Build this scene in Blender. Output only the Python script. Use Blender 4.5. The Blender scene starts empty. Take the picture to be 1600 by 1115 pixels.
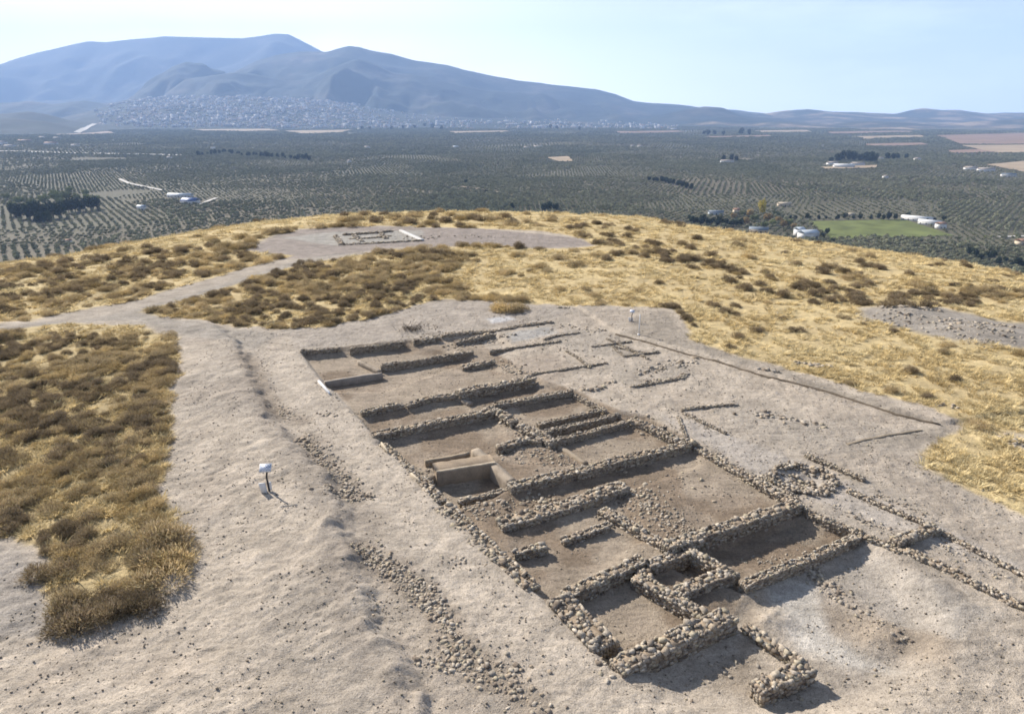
import bpy, math, random
import numpy as np
rnd = random.Random(7)
rng = np.random.default_rng(11)
scene = bpy.context.scene
COL = scene.collection
R = math.radians

# ------------------------------------------------------------------ camera model (24 mm drone lens)
H = 12.0
PITCH = R(19.7)
F = 1067.0
CX, CY = 800.0, 557.5
cp, sp = math.cos(PITCH), math.sin(PITCH)

def G(px, py, z=0.0):
    v = (py - CY) / F; u = (px - CX) / F
    den = sp + v * cp
    s = (H - z) / den
    return np.array([u * s, (cp - v * sp) * s, z])

# ------------------------------------------------------------------ numpy noise
def _hash(ix, iy, seed):
    h = (ix.astype(np.int64) * 374761393 + iy.astype(np.int64) * 668265263 + seed * 974711) & 0x7fffffff
    h = (h ^ (h >> 13)) * 1274126177 & 0x7fffffff
    h = h ^ (h >> 16)
    return (h & 0xffff) / 65535.0

def vnoise(x, y, seed=0):
    x = np.asarray(x, float); y = np.asarray(y, float)
    ix = np.floor(x); iy = np.floor(y)
    fx = x - ix; fy = y - iy
    fx = fx * fx * fx * (fx * (fx * 6 - 15) + 10); fy = fy * fy * fy * (fy * (fy * 6 - 15) + 10)
    a = _hash(ix, iy, seed); b = _hash(ix + 1, iy, seed); c = _hash(ix, iy + 1, seed); d = _hash(ix + 1, iy + 1, seed)
    return (a * (1 - fx) + b * fx) * (1 - fy) + (c * (1 - fx) + d * fx) * fy

def fbm(x, y, o=4, seed=0, g=0.5):
    s = 0; a = 1; t = 0
    for i in range(o):
        s = s + a * vnoise(x * 2 ** i + 17.3 * i, y * 2 ** i - 9.1 * i, seed + i); t += a; a *= g
    return s / t

def ridged(x, y, o=4, seed=0):
    s = 0; a = 1; t = 0
    for i in range(o):
        s = s + a * (1 - np.abs(2 * vnoise(x * 2 ** i + 5.3 * i, y * 2 ** i + 3.1 * i, seed + i) - 1)); t += a; a *= .5
    return s / t

def sstep(a, b, x):
    t = np.clip((x - a) / (b - a), 0, 1)
    return t * t * (3 - 2 * t)

def inside(poly, X, Y):
    poly = np.asarray(poly); n = len(poly); r = np.zeros(X.shape, bool)
    j = n - 1
    for i in range(n):
        xi, yi = poly[i][:2]; xj, yj = poly[j][:2]
        if yi != yj:
            c = ((yi > Y) != (yj > Y)) & (X < (xj - xi) * (Y - yi) / (yj - yi) + xi)
            r ^= c
        j = i
    return r

def segdist(pts, X, Y, closed=False):
    d = np.full(X.shape, 1e9)
    n = len(pts)
    for i in range(n if closed else n - 1):
        ax, ay = pts[i][:2]; bx, by = pts[(i + 1) % n][:2]
        dx, dy = bx - ax, by - ay
        t = np.clip(((X - ax) * dx + (Y - ay) * dy) / (dx * dx + dy * dy + 1e-12), 0, 1)
        d = np.minimum(d, np.hypot(X - ax - t * dx, Y - ay - t * dy))
    return d

def sdf(poly, X, Y, margin=3.0):
    """positive inside; -margin far outside"""
    poly = np.asarray(poly)
    out = np.full(X.shape, -float(margin))
    m = (X > poly[:, 0].min() - margin) & (X < poly[:, 0].max() + margin) & (Y > poly[:, 1].min() - margin) & (Y < poly[:, 1].max() + margin)
    if m.any():
        xs, ys = X[m], Y[m]
        d = segdist(poly, xs, ys, True)
        out[m] = np.where(inside(poly, xs, ys), d, -d)
    return out

def PX(pts, z=0.0):
    return [tuple(G(a, b, z)[:2]) for a, b in pts]

# ------------------------------------------------------------------ terrain definition
SIL = [(-500, 470), (-200, 440), (0, 414), (100, 403), (200, 384), (300, 364), (400, 349), (500, 339), (600, 334), (700, 332), (800, 332), (900, 336), (1000, 341),
       (1100, 356), (1250, 376), (1350, 392), (1500, 412), (1600, 432), (1800, 460), (2100, 500)]
AQ = 0.004
_th, _rc = [], []
for (a, b) in SIL:
    g = G(a, b); r_ = math.hypot(g[0], g[1]); t_ = H / r_
    d_ = t_ / (2 * AQ); _th.append(math.atan2(g[0], g[1])); _rc.append((H + AQ * d_ * d_) / t_ - d_)
_th = [-math.pi, -1.6] + _th + [1.6, math.pi]; _rc = [45, 38] + _rc + [38, 45]

def plain(X, Y):
    z = -115 + 9 * (fbm(X / 900.0, Y / 900.0, 2, 5) - .5) + 5 * (fbm(X / 300.0, Y / 300.0, 2, 6) - .5)
    r = np.hypot(X, Y)
    z = z + 14 * sstep(700, 350, r) 
    # the broad town slope at the foot of the mountains
    return z

EXC = PX([(471, 548), (560, 541), (640, 531), (700, 527), (770, 520), (800, 540), (818, 575), (850, 598), (905, 612), (960, 640), (1010, 650), (1088, 693),
          (1160, 735), (1244, 788), (1268, 797), (1346, 834), (1250, 880), (1165, 915), (1145, 962), (1060, 1000),
          (965, 1046), (932, 1016), (880, 962), (822, 908), (764, 852), (700, 797), (655, 748), (598, 690), (565, 655), (520, 610)])
EXC_SOFT = PX([(1015, 1030), (1100, 990), (1150, 940), (1262, 875), (1340, 846), (1390, 885), (1440, 950), (1420, 1030), (1320, 1085), (1190, 1100), (1070, 1075)])
STEP = PX([(330, 505), (375, 540), (392, 590), (415, 640), (462, 700), (505, 740), (545, 790), (545, 840), (562, 900), (580, 960), (610, 1010), (650, 1080), (690, 1160),
           (-400, 1300), (-400, 505)])
TRENCH = PX([(900, 478), (940, 505), (965, 522), (1060, 548), (1190, 585), (1300, 612), (1400, 645), (1475, 663), (1620, 640), (1700, 560), (1500, 480)])

PITS = [(PX(p), e, w_) for p, e, w_ in [
    ([(1045, 866), (1246, 800), (1344, 836), (1165, 912), (1100, 890)], .24, .16),
    ([(890, 935), (1005, 878), (1095, 960), (965, 1040)], .13, .2),
    ([(590, 692), (770, 648), (800, 700), (745, 702), (664, 722)], .12, .3),
    ([(800, 768), (1083, 698), (1092, 716), (985, 756), (800, 806)], .10, .3),
    ([(474, 552), (560, 545), (640, 535), (740, 556), (600, 604), (512, 604)], .15, .2),
    ([(770, 640), (900, 618), (980, 660), (1064, 690), (920, 722), (860, 692)], .11, .25),
    ([(570, 650), (714, 618), (834, 596), (840, 612), (770, 636), (584, 676)], .12, .25),
    ([(810, 835), (975, 765), (1000, 830), (880, 925), (820, 890)], .08, .4),
    ([(676, 738), (776, 722), (802, 748), (770, 768), (692, 792)], .40, .10),
    ([(1016, 886), (1080, 864), (1140, 896), (1062, 920)], .14, .15)]]

def height(X, Y):
    X = np.asarray(X, float); Y = np.asarray(Y, float)
    r = np.hypot(X, Y); th = np.arctan2(X, Y)
    rc = np.interp(th, _th, _rc)
    d = np.maximum(r - rc, 0)
    dm = 0.36 / (2 * AQ)
    hill = np.where(d < dm, -AQ * d * d, -AQ * dm * dm - 0.36 * (d - dm))
    p = plain(X, Y)
    k = 6.0
    hh = np.clip(.5 + .5 * (hill - p) / k, 0, 1)
    z = p * (1 - hh) + hill * hh + k * hh * (1 - hh)
    # undulation on the hill top
    near = sstep(140, 60, r)
    z = z + near * (0.5 * (fbm(X / 14., Y / 14., 3, 21) - .5) * sstep(20, 40, np.hypot(X - 0, Y - 24)))
    # small relief
    m = (r < 130)
    if m.any():
        x = X[m]; y = Y[m]; zz = z[m].copy()
        ex = sdf(EXC, x + .05 * (vnoise(x * 3, y * 3, 3) - .5), y + .05 * (vnoise(x * 3, y * 3, 4) - .5), 4)
        es = sdf(EXC_SOFT, x, y, 4)
        wsoft = sstep(3.2, 1.2, np.hypot(x - SOFTC[0], y - SOFTC[1]))
        hard = sstep(-.14, .14, ex) * (1 - wsoft) + sstep(-.3, 1.6, ex) * wsoft
        dep = np.maximum(hard, sstep(-.95, .3, es + .35 * (fbm(x * 1.3, y * 1.3, 3, 36) - .5)))
        zz -= 0.19 * dep
        for (pl, ex_, wd) in PITS:
            zz -= ex_ * sstep(-wd, .12, sdf(pl, x, y, 2))
        zz -= .17 * sstep(-.6, .35, es)
        st = sdf(STEP, x + .8 * (fbm(x * 1.1, y * 1.1, 5, 31, .6) - .5), y + .8 * (fbm(x * 1.1, y * 1.1, 5, 32, .6) - .5), 4)
        stm = sstep(-.3, .35, st)
        zz += .24 * stm * sstep(4.5, .6, st) + .04 * stm
        tr = sdf(TRENCH, x, y, 2)
        zz += .12 * sstep(-.08, .10, tr)
        # rills and soil texture, stronger left of the step
        rx = (x * .75 + y * .66); ry = (-x * .66 + y * .75)
        rough = .35 + .65 * stm
        calm = 1 - .75 * dep
        zz += calm * rough * (.045 * (fbm(rx * .55, ry * 1.6, 4, 41, .55) - .5) * 2)
        zz += calm * rough * .06 * (ridged(rx * 1.3, ry * 4.0, 4, 43) - .55) * sstep(.45, .62, fbm(x * .35, y * .35, 2, 44))
        zz += (.034 * (1 - dep) + .016) * (fbm(x * 3.6, y * 3.6, 4, 47, .7) - .5) * 2
        zz += dep * .05 * (fbm(x * .8, y * .8, 2, 48) - .5)
        for (mx, my, a_, s_) in MOUNDS:
            q = ((x - mx) ** 2 + (y - my) ** 2) / (s_ * s_)
            mm = q < 9
            zz[mm] += a_ * np.exp(-q[mm]) * (.7 + .6 * vnoise(x[mm] * 6, y[mm] * 6, 51))
        z = z.copy(); z[m] = zz
    return z

MOUNDS = []
SOFTC = G(815, 562)
for (a, b, h_, s_) in [(512, 826, .24, .3), (500, 842, .14, .3), (545, 962, .2, .3), (572, 985, .18, .26), (590, 1015, .12, .3), (1255, 747, -.22, .62), (1395, 975, .22, .5), (1375, 990, .16, .4), (1205, 955, .26, .4), (1225, 948, .12, .3),
                        (560, 930, .15, .3), (620, 1060, .15, .35), (640, 512, .16, .5), (1440, 840, .14, .4), (1420, 492, .4, 1.6), (1520, 522, .35, 1.8), (1590, 528, .3, 1.5)]:
    g = G(a, b); MOUNDS.append((g[0], g[1], h_ * (.65 if h_ > 0 else 1), s_))

def hz(x, y):
    return float(height(np.array([x]), np.array([y]))[0])

def Gt(px, py):
    z = np.zeros(np.shape(px)); px = np.asarray(px, float); py = np.asarray(py, float)
    for _ in range(7):
        v = (py - CY) / F; u = (px - CX) / F
        s = (H - z) / (sp + v * cp)
        X = u * s; Y = (cp - v * sp) * s
        z = height(np.atleast_1d(X), np.atleast_1d(Y)).reshape(np.shape(X))
    return X, Y, z

def Gplain(px, py):
    v = (py - CY) / F; u = (px - CX) / F
    z = -115.
    for _ in range(25):
        s = (H - z) / (sp + v * cp)
        X = u * s; Y = (cp - v * sp) * s
        z = .5 * z + .5 * float(plain(np.array([X]), np.array([Y]))[0])
    return X, Y, float(plain(np.array([X]), np.array([Y]))[0])

# ------------------------------------------------------------------ object helpers
def tag(o, label=None, cat=None, group=None, kind=None):
    if label: o['label'] = label
    if cat: o['category'] = cat
    if group: o['group'] = group
    if kind: o['kind'] = kind
    return o

def mesh_np(name, V, Fq, mats=(), attrs=None, smooth=False, mi=None):
    """V (n,3); Fq: (m,k) array or list of arrays of constant-size faces"""
    me = bpy.data.meshes.new(name)
    blocks = Fq if isinstance(Fq, list) else [Fq]
    blocks = [np.asarray(b, np.int32) for b in blocks if len(b)]
    V = np.asarray(V, np.float32)
    me.vertices.add(len(V)); me.vertices.foreach_set('co', V.ravel())
    nl = sum(b.size for b in blocks); nf = sum(len(b) for b in blocks)
    me.loops.add(nl); me.loops.foreach_set('vertex_index', np.concatenate([b.ravel() for b in blocks]))
    me.polygons.add(nf)
    sizes = np.concatenate([np.full(len(b), b.shape[1], np.int32) for b in blocks])
    st = np.concatenate([[0], np.cumsum(sizes)[:-1]]).astype(np.int32)
    me.polygons.foreach_set('loop_start', st)
    if mi is not None: me.polygons.foreach_set('material_index', np.asarray(mi, np.int32))
    if smooth: me.polygons.foreach_set('use_smooth', np.ones(nf, bool))
    for m in mats: me.materials.append(m)
    if attrs:
        for k, a in attrs.items():
            at = me.attributes.new(k, 'FLOAT_COLOR', 'POINT')
            a4 = np.ones((len(V), 4), np.float32); a4[:, :a.shape[1]] = a
            at.data.foreach_set('color', a4.ravel())
    me.update(calc_edges=True)
    return me

def add(name, me, parent=None, loc=(0, 0, 0)):
    o = bpy.data.objects.new(name, me); COL.objects.link(o)
    o.location = loc
    if parent: o.parent = parent
    return o

def empty(name, loc, rz=0):
    o = bpy.data.objects.new(name, None); COL.objects.link(o); o.location = loc; o.rotation_euler = (0, 0, rz)
    o.empty_display_size = .3
    return o

class MB:
    def __init__(s): s.V = []; s.F = {3: [], 4: []}; s.n = 0; s.C = []
    def add(s, V, F, c=None):
        V = np.asarray(V, float); F = np.asarray(F)
        s.V.append(V); s.F[F.shape[1]].append(F + s.n); s.n += len(V)
        if c is not None: s.C.append(np.tile(np.asarray(c, float), (len(V), 1)))
    def mesh(s, name, mats, smooth=False):
        V = np.concatenate(s.V); bl = [np.concatenate(f) for f in s.F.values() if f]
        at = {'Col': np.concatenate(s.C)} if s.C else None
        return mesh_np(name, V, bl, mats, at, smooth)

BOXF = np.array([[0, 3, 2, 1], [4, 5, 6, 7], [0, 1, 5, 4], [1, 2, 6, 5], [2, 3, 7, 6], [3, 0, 4, 7]])
def boxv(cx, cy, cz, sx, sy, sz, rz=0, taper=1.0):
    v = np.array([[-1, -1, -1], [1, -1, -1], [1, 1, -1], [-1, 1, -1], [-1, -1, 1], [1, -1, 1], [1, 1, 1], [-1, 1, 1]], float) * .5
    v[4:, :2] *= taper
    v = v * [sx, sy, sz]
    c, s = math.cos(rz), math.sin(rz)
    v[:, :2] = v[:, :2] @ np.array([[c, s], [-s, c]])
    return v + [cx, cy, cz]

def tubev(path, rad, n=6):
    P = np.asarray(path, float); V = []
    for i, p in enumerate(P):
        t = P[min(i + 1, len(P) - 1)] - P[max(i - 1, 0)]; t /= np.linalg.norm(t)
        a = np.cross(t, [0.1, .95, .3]); a /= np.linalg.norm(a); b = np.cross(t, a)
        r = rad[i] if hasattr(rad, '__len__') else rad
        for k in range(n):
            q = 2 * math.pi * k / n; V.append(p + r * (math.cos(q) * a + math.sin(q) * b))
    Fc = [[i * n + k, i * n + (k + 1) % n, (i + 1) * n + (k + 1) % n, (i + 1) * n + k] for i in range(len(P) - 1) for k in range(n)]
    V.append(P[0]); V.append(P[-1]); c0 = len(V) - 2
    F3 = [[c0, (k + 1) % n, k] for k in range(n)] + [[c0 + 1, (len(P) - 1) * n + k, (len(P) - 1) * n + (k + 1) % n] for k in range(n)]
    return np.array(V), np.array(Fc), np.array(F3)

def tube(mb, path, rad, n=6, c=None):
    V, F4, F3 = tubev(path, rad, n)
    k = mb.n
    mb.add(V, F4, c); mb.F[3].append(F3 + k)

# ------------------------------------------------------------------ materials
def mat(name, build):
    m = bpy.data.materials.new(name); m.use_nodes = True
    nt = m.node_tree; b = nt.nodes['Principled BSDF']
    b.inputs['Specular IOR Level'].default_value = .15
    b.inputs['Roughness'].default_value = .95
    build(nt, b, nt.nodes.new, nt.links.new)
    return m

def noise_node(nt, scale, detail=4, rough=.55, vec=None):
    n = nt.nodes.new('ShaderNodeTexNoise'); n.inputs['Scale'].default_value = scale
    n.inputs['Detail'].default_value = detail; n.inputs['Roughness'].default_value = rough
    if vec is None:
        g = nt.nodes.new('ShaderNodeNewGeometry'); nt.links.new(g.outputs['Position'], n.inputs['Vector'])
    else: nt.links.new(vec, n.inputs['Vector'])
    return n

def ramp(nt, src, stops):
    r = nt.nodes.new('ShaderNodeValToRGB'); e = r.color_ramp.elements
    while len(e) < len(stops): e.new(.5)
    for i, (p, c) in enumerate(stops):
        e[i].position = p; e[i].color = (*c, 1) if hasattr(c, '__len__') else (c, c, c, 1)
    nt.links.new(src, r.inputs[0]); return r

def mul(nt, a, b, fac=1.0):
    m = nt.nodes.new('ShaderNodeMix'); m.data_type = 'RGBA'; m.blend_type = 'MULTIPLY'; m.inputs[0].default_value = fac
    nt.links.new(a, m.inputs[6]); nt.links.new(b, m.inputs[7]); return m.outputs[2]

def mixc(nt, fac, a, b):
    m = nt.nodes.new('ShaderNodeMix'); m.data_type = 'RGBA'
    if isinstance(fac, (int, float)): m.inputs[0].default_value = fac
    else: nt.links.new(fac, m.inputs[0])
    for i, q in ((6, a), (7, b)):
        if isinstance(q, tuple): m.inputs[i].default_value = (*q, 1)
        else: nt.links.new(q, m.inputs[i])
    return m.outputs[2]

def m_ground(nt, b, N, L):
    a = N('ShaderNodeAttribute'); a.attribute_name = 'Col'
    n1 = noise_node(nt, .9, 6, .62); n2 = noise_node(nt, 9, 5, .7); n3 = noise_node(nt, 34, 2, .6)
    c = mul(nt, a.outputs['Color'], ramp(nt, n1.outputs[0], [(.3, .58), (.72, .94)]).outputs[0])
    c = mul(nt, c, ramp(nt, n2.outputs[0], [(.32, .74), (.52, 1.0), (.75, 1.2)]).outputs[0])
    g = N('ShaderNodeNewGeometry'); mp = N('ShaderNodeMapping'); mp.inputs['Rotation'].default_value = (0, 0, -.72); mp.inputs['Scale'].default_value = (.8, 3.4, 1)
    L(g.outputs['Position'], mp.inputs[0]); n4 = noise_node(nt, 1.6, 6, .68, mp.outputs[0])
    c = mul(nt, c, ramp(nt, n4.outputs[0], [(.34, .80), (.5, 1.0), (.68, 1.13)]).outputs[0])
    vo = N('ShaderNodeTexVoronoi'); vo.inputs['Scale'].default_value = 11; L(g.outputs['Position'], vo.inputs['Vector'])
    sp4 = ramp(nt, vo.outputs['Distance'], [(.10, .55), (.20, 1.0)]).outputs[0]; n5 = noise_node(nt, 2.3, 3, .6)
    c = mixc(nt, ramp(nt, n5.outputs[0], [(.46, 0), (.62, 1)]).outputs[0], c, mul(nt, c, sp4))
    c = mul(nt, c, ramp(nt, n3.outputs[0], [(.36, .62), (.46, 1.0), (.62, 1.0), (.72, 1.22)]).outputs[0])
    L(c, b.inputs['Base Color'])
    bp = N('ShaderNodeBump'); bp.inputs['Strength'].default_value = .8; bp.inputs['Distance'].default_value = .06
    ad = N('ShaderNodeMath'); ad.operation = 'ADD'; L(n2.outputs[0], ad.inputs[0])
    m2 = N('ShaderNodeMath'); m2.operation = 'MULTIPLY'; m2.inputs[1].default_value = .45; L(n3.outputs[0], m2.inputs[0]); L(m2.outputs[0], ad.inputs[1])
    L(ad.outputs[0], bp.inputs['Height']); L(bp.outputs[0], b.inputs['Normal'])
M_ground = mat('dry_ground', m_ground)

def m_stone(nt, b, N, L):
    a = N('ShaderNodeAttribute'); a.attribute_name = 'Col'
    n2 = noise_node(nt, 14, 4, .7)
    c = mul(nt, a.outputs['Color'], ramp(nt, n2.outputs[0], [(.3, .46), (.55, .78), (.75, 1.0)]).outputs[0])
    L(c, b.inputs['Base Color'])
    bp = N('ShaderNodeBump'); bp.inputs['Strength'].default_value = .5; bp.inputs['Distance'].default_value = .03
    L(n2.outputs[0], bp.inputs['Height']); L(bp.outputs[0], b.inputs['Normal'])
M_stone = mat('stone', m_stone)

def m_mud(nt, b, N, L):
    a = N('ShaderNodeAttribute'); a.attribute_name = 'Col'
    n1 = noise_node(nt, 3, 4); n2 = noise_node(nt, 22, 4, .7)
    c = mul(nt, a.outputs['Color'], ramp(nt, n1.outputs[0], [(.3, .58), (.7, .87)]).outputs[0])
    c = mul(nt, c, ramp(nt, n2.outputs[0], [(.3, .8), (.6, 1.08)]).outputs[0])
    L(c, b.inputs['Base Color'])
    bp = N('ShaderNodeBump'); bp.inputs['Strength'].default_value = .4; bp.inputs['Distance'].default_value = .03
    L(n2.outputs[0], bp.inputs['Height']); L(bp.outputs[0], b.inputs['Normal'])
M_mud = mat('mud_brick', m_mud)

def foliage(name, c0, c1, c2, scale=.15, rv=.5, trans=.2):
    c0, c1, c2 = [tuple(.82 * q for q in c) for c in (c0, c1, c2)]
    def f(nt, b, N, L):
        oi = N('ShaderNodeObjectInfo')
        n = noise_node(nt, scale, 3)
        base = ramp(nt, n.outputs[0], [(.32, c0), (.5, c1), (.68, c2)]).outputs[0]
        r = ramp(nt, oi.outputs['Random'], [(0, 1 - rv), (1, 1 + rv)]).outputs[0]
        r2 = N('ShaderNodeMapRange'); r2.inputs[3].default_value = 1 - rv; r2.inputs[4].default_value = 1 + rv * .8
        L(oi.outputs['Random'], r2.inputs[0])
        m = N('ShaderNodeVectorMath'); m.operation = 'SCALE'; L(base, m.inputs[0]); L(r2.outputs[0], m.inputs['Scale'])
        a = N('ShaderNodeAttribute'); a.attribute_name = 'Col'
        c = mul(nt, m.outputs[0], a.outputs['Color'])
        L(c, b.inputs['Base Color'])
        tr = N('ShaderNodeBsdfTranslucent'); L(c, tr.inputs[0])
        mx = N('ShaderNodeMixShader'); mx.inputs[0].default_value = trans
        L(b.outputs[0], mx.inputs[1]); L(tr.outputs[0], mx.inputs[2])
        L(mx.outputs[0], nt.nodes['Material Output'].inputs['Surface'])
    return mat(name, f)
M_grass = foliage('dry_grass', (.73, .56, .28), (.86, .68, .36), (.92, .77, .45), .22, .18, .35)
M_shrub = foliage('dry_shrub_twigs', (.46, .37, .23), (.56, .44, .26), (.66, .50, .25), .5, .35, .3)
M_shrubdark = foliage('dark_shrub_twigs', (.27, .215, .15), (.33, .26, .17), (.40, .31, .19), .5, .3, .25)
M_olive = foliage('olive_leaves', (.23, .235, .14), (.28, .28, .17), (.33, .32, .20), .006, .3, .15)
M_pine = foliage('dark_tree_leaves', (.03, .045, .022), (.035, .05, .025), (.045, .06, .03), .05, .25, .1)
M_bush = foliage('green_bush_leaves', (.17, .20, .08), (.22, .24, .09), (.27, .28, .12), .05, .25, .15)
M_yellow = foliage('autumn_leaves', (.62, .50, .08), (.70, .56, .09), (.78, .62, .12), .05, .15, .2)
M_autumn = foliage('reddish_leaves', (.30, .21, .09), (.36, .25, .10), (.42, .30, .13), .05, .25, .15)
def flat(name, c, nscale=2., amt=.2, rough=.8):
    c = tuple(.82 * q for q in c)
    def f(nt, b, N, L):
        n = noise_node(nt, nscale, 3)
        L(ramp(nt, n.outputs[0], [(.3, tuple(q * (1 - amt) for q in c)), (.7, tuple(min(1, q * (1 + amt)) for q in c))]).outputs[0], b.inputs['Base Color'])
        b.inputs['Roughness'].default_value = rough
    return mat(name, f)
M_bark = flat('bark', (.12, .09, .065), 3)
M_white = flat('white_paint', (.78, .76, .72), .3, .06)
M_cream = flat('cream_render', (.62, .52, .38), .2, .1)
M_tile = flat('terracotta_tile', (.40, .24, .16), .4, .15)
M_paleroof = flat('worn_pale_roof', (.46, .39, .33), .2, .15)
M_greyroof = flat('grey_sheet_roof', (.20, .23, .26), .2, .1, .5)
M_palegrey = flat('pale_sheet_roof', (.55, .60, .64), .2, .1, .5)
M_blue = flat('blue_sheet_roof', (.10, .16, .34), .1, .15, .5)
M_dark = flat('dark_opening', (.03, .03, .03), 1, .1)
M_steel = flat('dark_steel', (.05, .05, .055), 4, .1, .5)
M_whitepl = flat('white_board', (.80, .78, .75), 8, .05, .6)
M_field_green = flat('green_crop', (.155, .175, .05), .045, .3)
M_field_tan = flat('stubble', (.42, .32, .21), .01, .15)
M_field_brown = flat('ploughed_soil', (.30, .20, .14), .01, .18)
M_road = flat('pale_road', (.60, .56, .50), .02, .08)
M_water = flat('solar_dark_blue', (.03, .05, .14), .05, .2, .4)

def m_hill(nt, b, N, L):
    n1 = noise_node(nt, .0016, 6, .6); n2 = noise_node(nt, .008, 5, .6)
    c = ramp(nt, n1.outputs[0], [(.35, (.018, .028, .02)), (.52, (.032, .04, .028)), (.62, (.07, .066, .05)), (.76, (.17, .15, .12))]).outputs[0]
    c = mul(nt, c, ramp(nt, n2.outputs[0], [(.3, .65), (.7, 1.3)]).outputs[0])
    L(c, b.inputs['Base Color'])
M_hill = mat('hill_scrub', m_hill)
def m_hill2(nt, b, N, L):
    n1 = noise_node(nt, .0022, 5, .6); n2 = noise_node(nt, .012, 4, .6)
    c = ramp(nt, n1.outputs[0], [(.40, (.035, .042, .028)), (.50, (.06, .062, .04)), (.55, (.17, .13, .09)), (.66, (.34, .26, .18))]).outputs[0]
    c = mul(nt, c, ramp(nt, n2.outputs[0], [(.3, .7), (.7, 1.25)]).outputs[0])
    L(c, b.inputs['Base Color'])
M_hill_fields = mat('hill_fields', m_hill2)

# ------------------------------------------------------------------ ground zones (photo outlines projected on the hill top)
Z_GRASS = [
 # left shrub patch
 [(-600, 498), (0, 520), (60, 512), (150, 508), (220, 512), (268, 530), (285, 560), (291, 588), (272, 602), (270, 650), (277, 690), (262, 740), (252, 770), (285, 828), (293, 870), (265, 912),
  (240, 950), (195, 976), (150, 986), (85, 980), (68, 935), (55, 885), (20, 850), (-80, 830), (-600, 860)],
 # main field, middle and right
 [(213, 486), (245, 478), (300, 463), (400, 433), (450, 420), (500, 411), (560, 400), (620, 392), (700, 386), (770, 384), (840, 389), (900, 387), (930, 383), (905, 372), (850, 362), (760, 357), (640, 354),
  (560, 354), (470, 358), (420, 372), (380, 394), (430, 395), (462, 399), (400, 415), (300, 443), (200, 469), (100, 486), (0, 511), (-600, 640), (-600, 300), (800, 250), (2100, 330), (2100, 900), (1600, 812), (1545, 787),
  (1480, 757), (1440, 733), (1438, 700), (1490, 662), (1420, 632), (1300, 603), (1230, 580), (1165, 566), (1105, 547), (1072, 530), (1066, 505), (1045, 486),
  (900, 479), (820, 476), (760, 470), (700, 468), (650, 476), (605, 491), (560, 503), (510, 512), (440, 515), (380, 512), (330, 506), (270, 494)],
]
def PXz(pts):
    out = []
    for a, b in pts:
        b = max(b, 300)
        g = G(a, b)
        out.append((g[0], g[1]))
    return out
ZG = [PXz(z) for z in Z_GRASS]
Z_GREY = PXz([(1345, 482), (1380, 478), (1470, 482), (1560, 500), (1700, 515), (1700, 560), (1560, 545), (1480, 535), (1400, 515), (1350, 500)])
Z_GREY2 = PXz([(1560, 675), (1700, 690), (1700, 720), (1600, 705)])

def grassmask(X, Y):
    wx = X + .9 * (fbm(X * .8, Y * .8, 4, 61) - .5); wy = Y + .9 * (fbm(X * .8, Y * .8, 4, 62) - .5)
    m = np.zeros(X.shape)
    for z in ZG:
        d = sdf(z, wx, wy, 3)
        m = np.maximum(m, sstep(-.02, .35, d))
    for z in (Z_GREY, Z_GREY2):
        m = m * (1 - .93 * sstep(-.5, .6, sdf(z, wx, wy, 3)))
    return m

def blend(c, m, d):
    return c * (1 - m[:, None]) + np.array(d)[None] * m[:, None]

# ------------------------------------------------------------------ terrain sheet
def axis(lo, hi, f0, f1, d0, g):
    a = list(np.arange(f0, f1, d0)); d = d0; x = a[-1]
    while x < hi: d *= g; x += d; a.append(x)
    d = d0; x = f0; b = []
    while x > lo: d *= g; x -= d; b.append(x)
    return np.array(b[::-1] + a)
xs = axis(-9500, 9500, -14, 17, .072, 1.032)
ys = [4.]; 
while ys[-1] < 11000:
    y = ys[-1]
    st = max(.06, .0044 * y) if y < 45 else .0058 * y if y < 110 else (.03 * y if y > 400 else .0058 * y + (y - 110) / 290 * (.0242 * y))
    ys.append(y + st)
yb = [4.]; d = .1
while yb[-1] > -900: d *= 1.08; yb.append(yb[-1] - d)
ys = np.array(yb[:0:-1] + ys)
XX, YY = np.meshgrid(xs, ys)
nx, ny = len(xs), len(ys)
X = XX.ravel(); Y = YY.ravel()
Z = height(X, Y)
r = np.hypot(X, Y)
col = np.tile(np.array([.175, .16, .105]), (len(X), 1))          # olive country
pn = fbm(X / 420., Y / 420., 3, 71)
col = blend(col, sstep(.5, .68, pn) * .45, (.25, .20, .135))
fine = fbm(X / 60., Y / 60., 2, 72)
col = col * (.8 + .4 * fine)[:, None]
m = r < 260
x = X[m]; y = Y[m]
c = np.tile(np.array([.56, .475, .38]), (len(x), 1))
c = blend(c, sstep(.42, .62, fbm(x * .22, y * .22, 4, 81)) * .45, (.38, .33, .275))
c = blend(c, sstep(.52, .66, fbm(x * .5, y * .5, 4, 82)) * .35, (.52, .43, .34))
# pale trodden path along the dig
PATH = PX([(400, 545), (455, 545), (520, 615), (590, 690), (650, 750), (760, 860), (930, 1020), (1060, 1130), (860, 1140), (720, 1000), (650, 880), (580, 770), (520, 690), (440, 620)])
c = blend(c, sstep(-.3, .5, sdf(PATH, x + .5 * (vnoise(x * 1.5, y * 1.5, 83) - .5), y, 3)) * .8, (.60, .51, .41))
LROAD = PX([(-100, 545), (0, 521), (150, 494), (240, 474), (380, 434), (470, 407), (560, 393), (520, 404), (440, 425), (300, 462), (215, 486), (330, 512), (440, 520), (400, 545), (290, 530), (200, 500), (100, 508), (0, 530)])
c = blend(c, sstep(-.4, .3, sdf(LROAD, x, y, 3)) * .8, (.40, .355, .30))
ROOM = PX([(471, 550), (640, 533), (740, 527), (790, 560), (835, 590), (905, 614), (970, 645), (1010, 652), (1088, 695), (1244, 790), (1345, 836), (1165, 915), (1145, 962), (965, 1042), (764, 855), (598, 692)], -.1)
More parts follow.
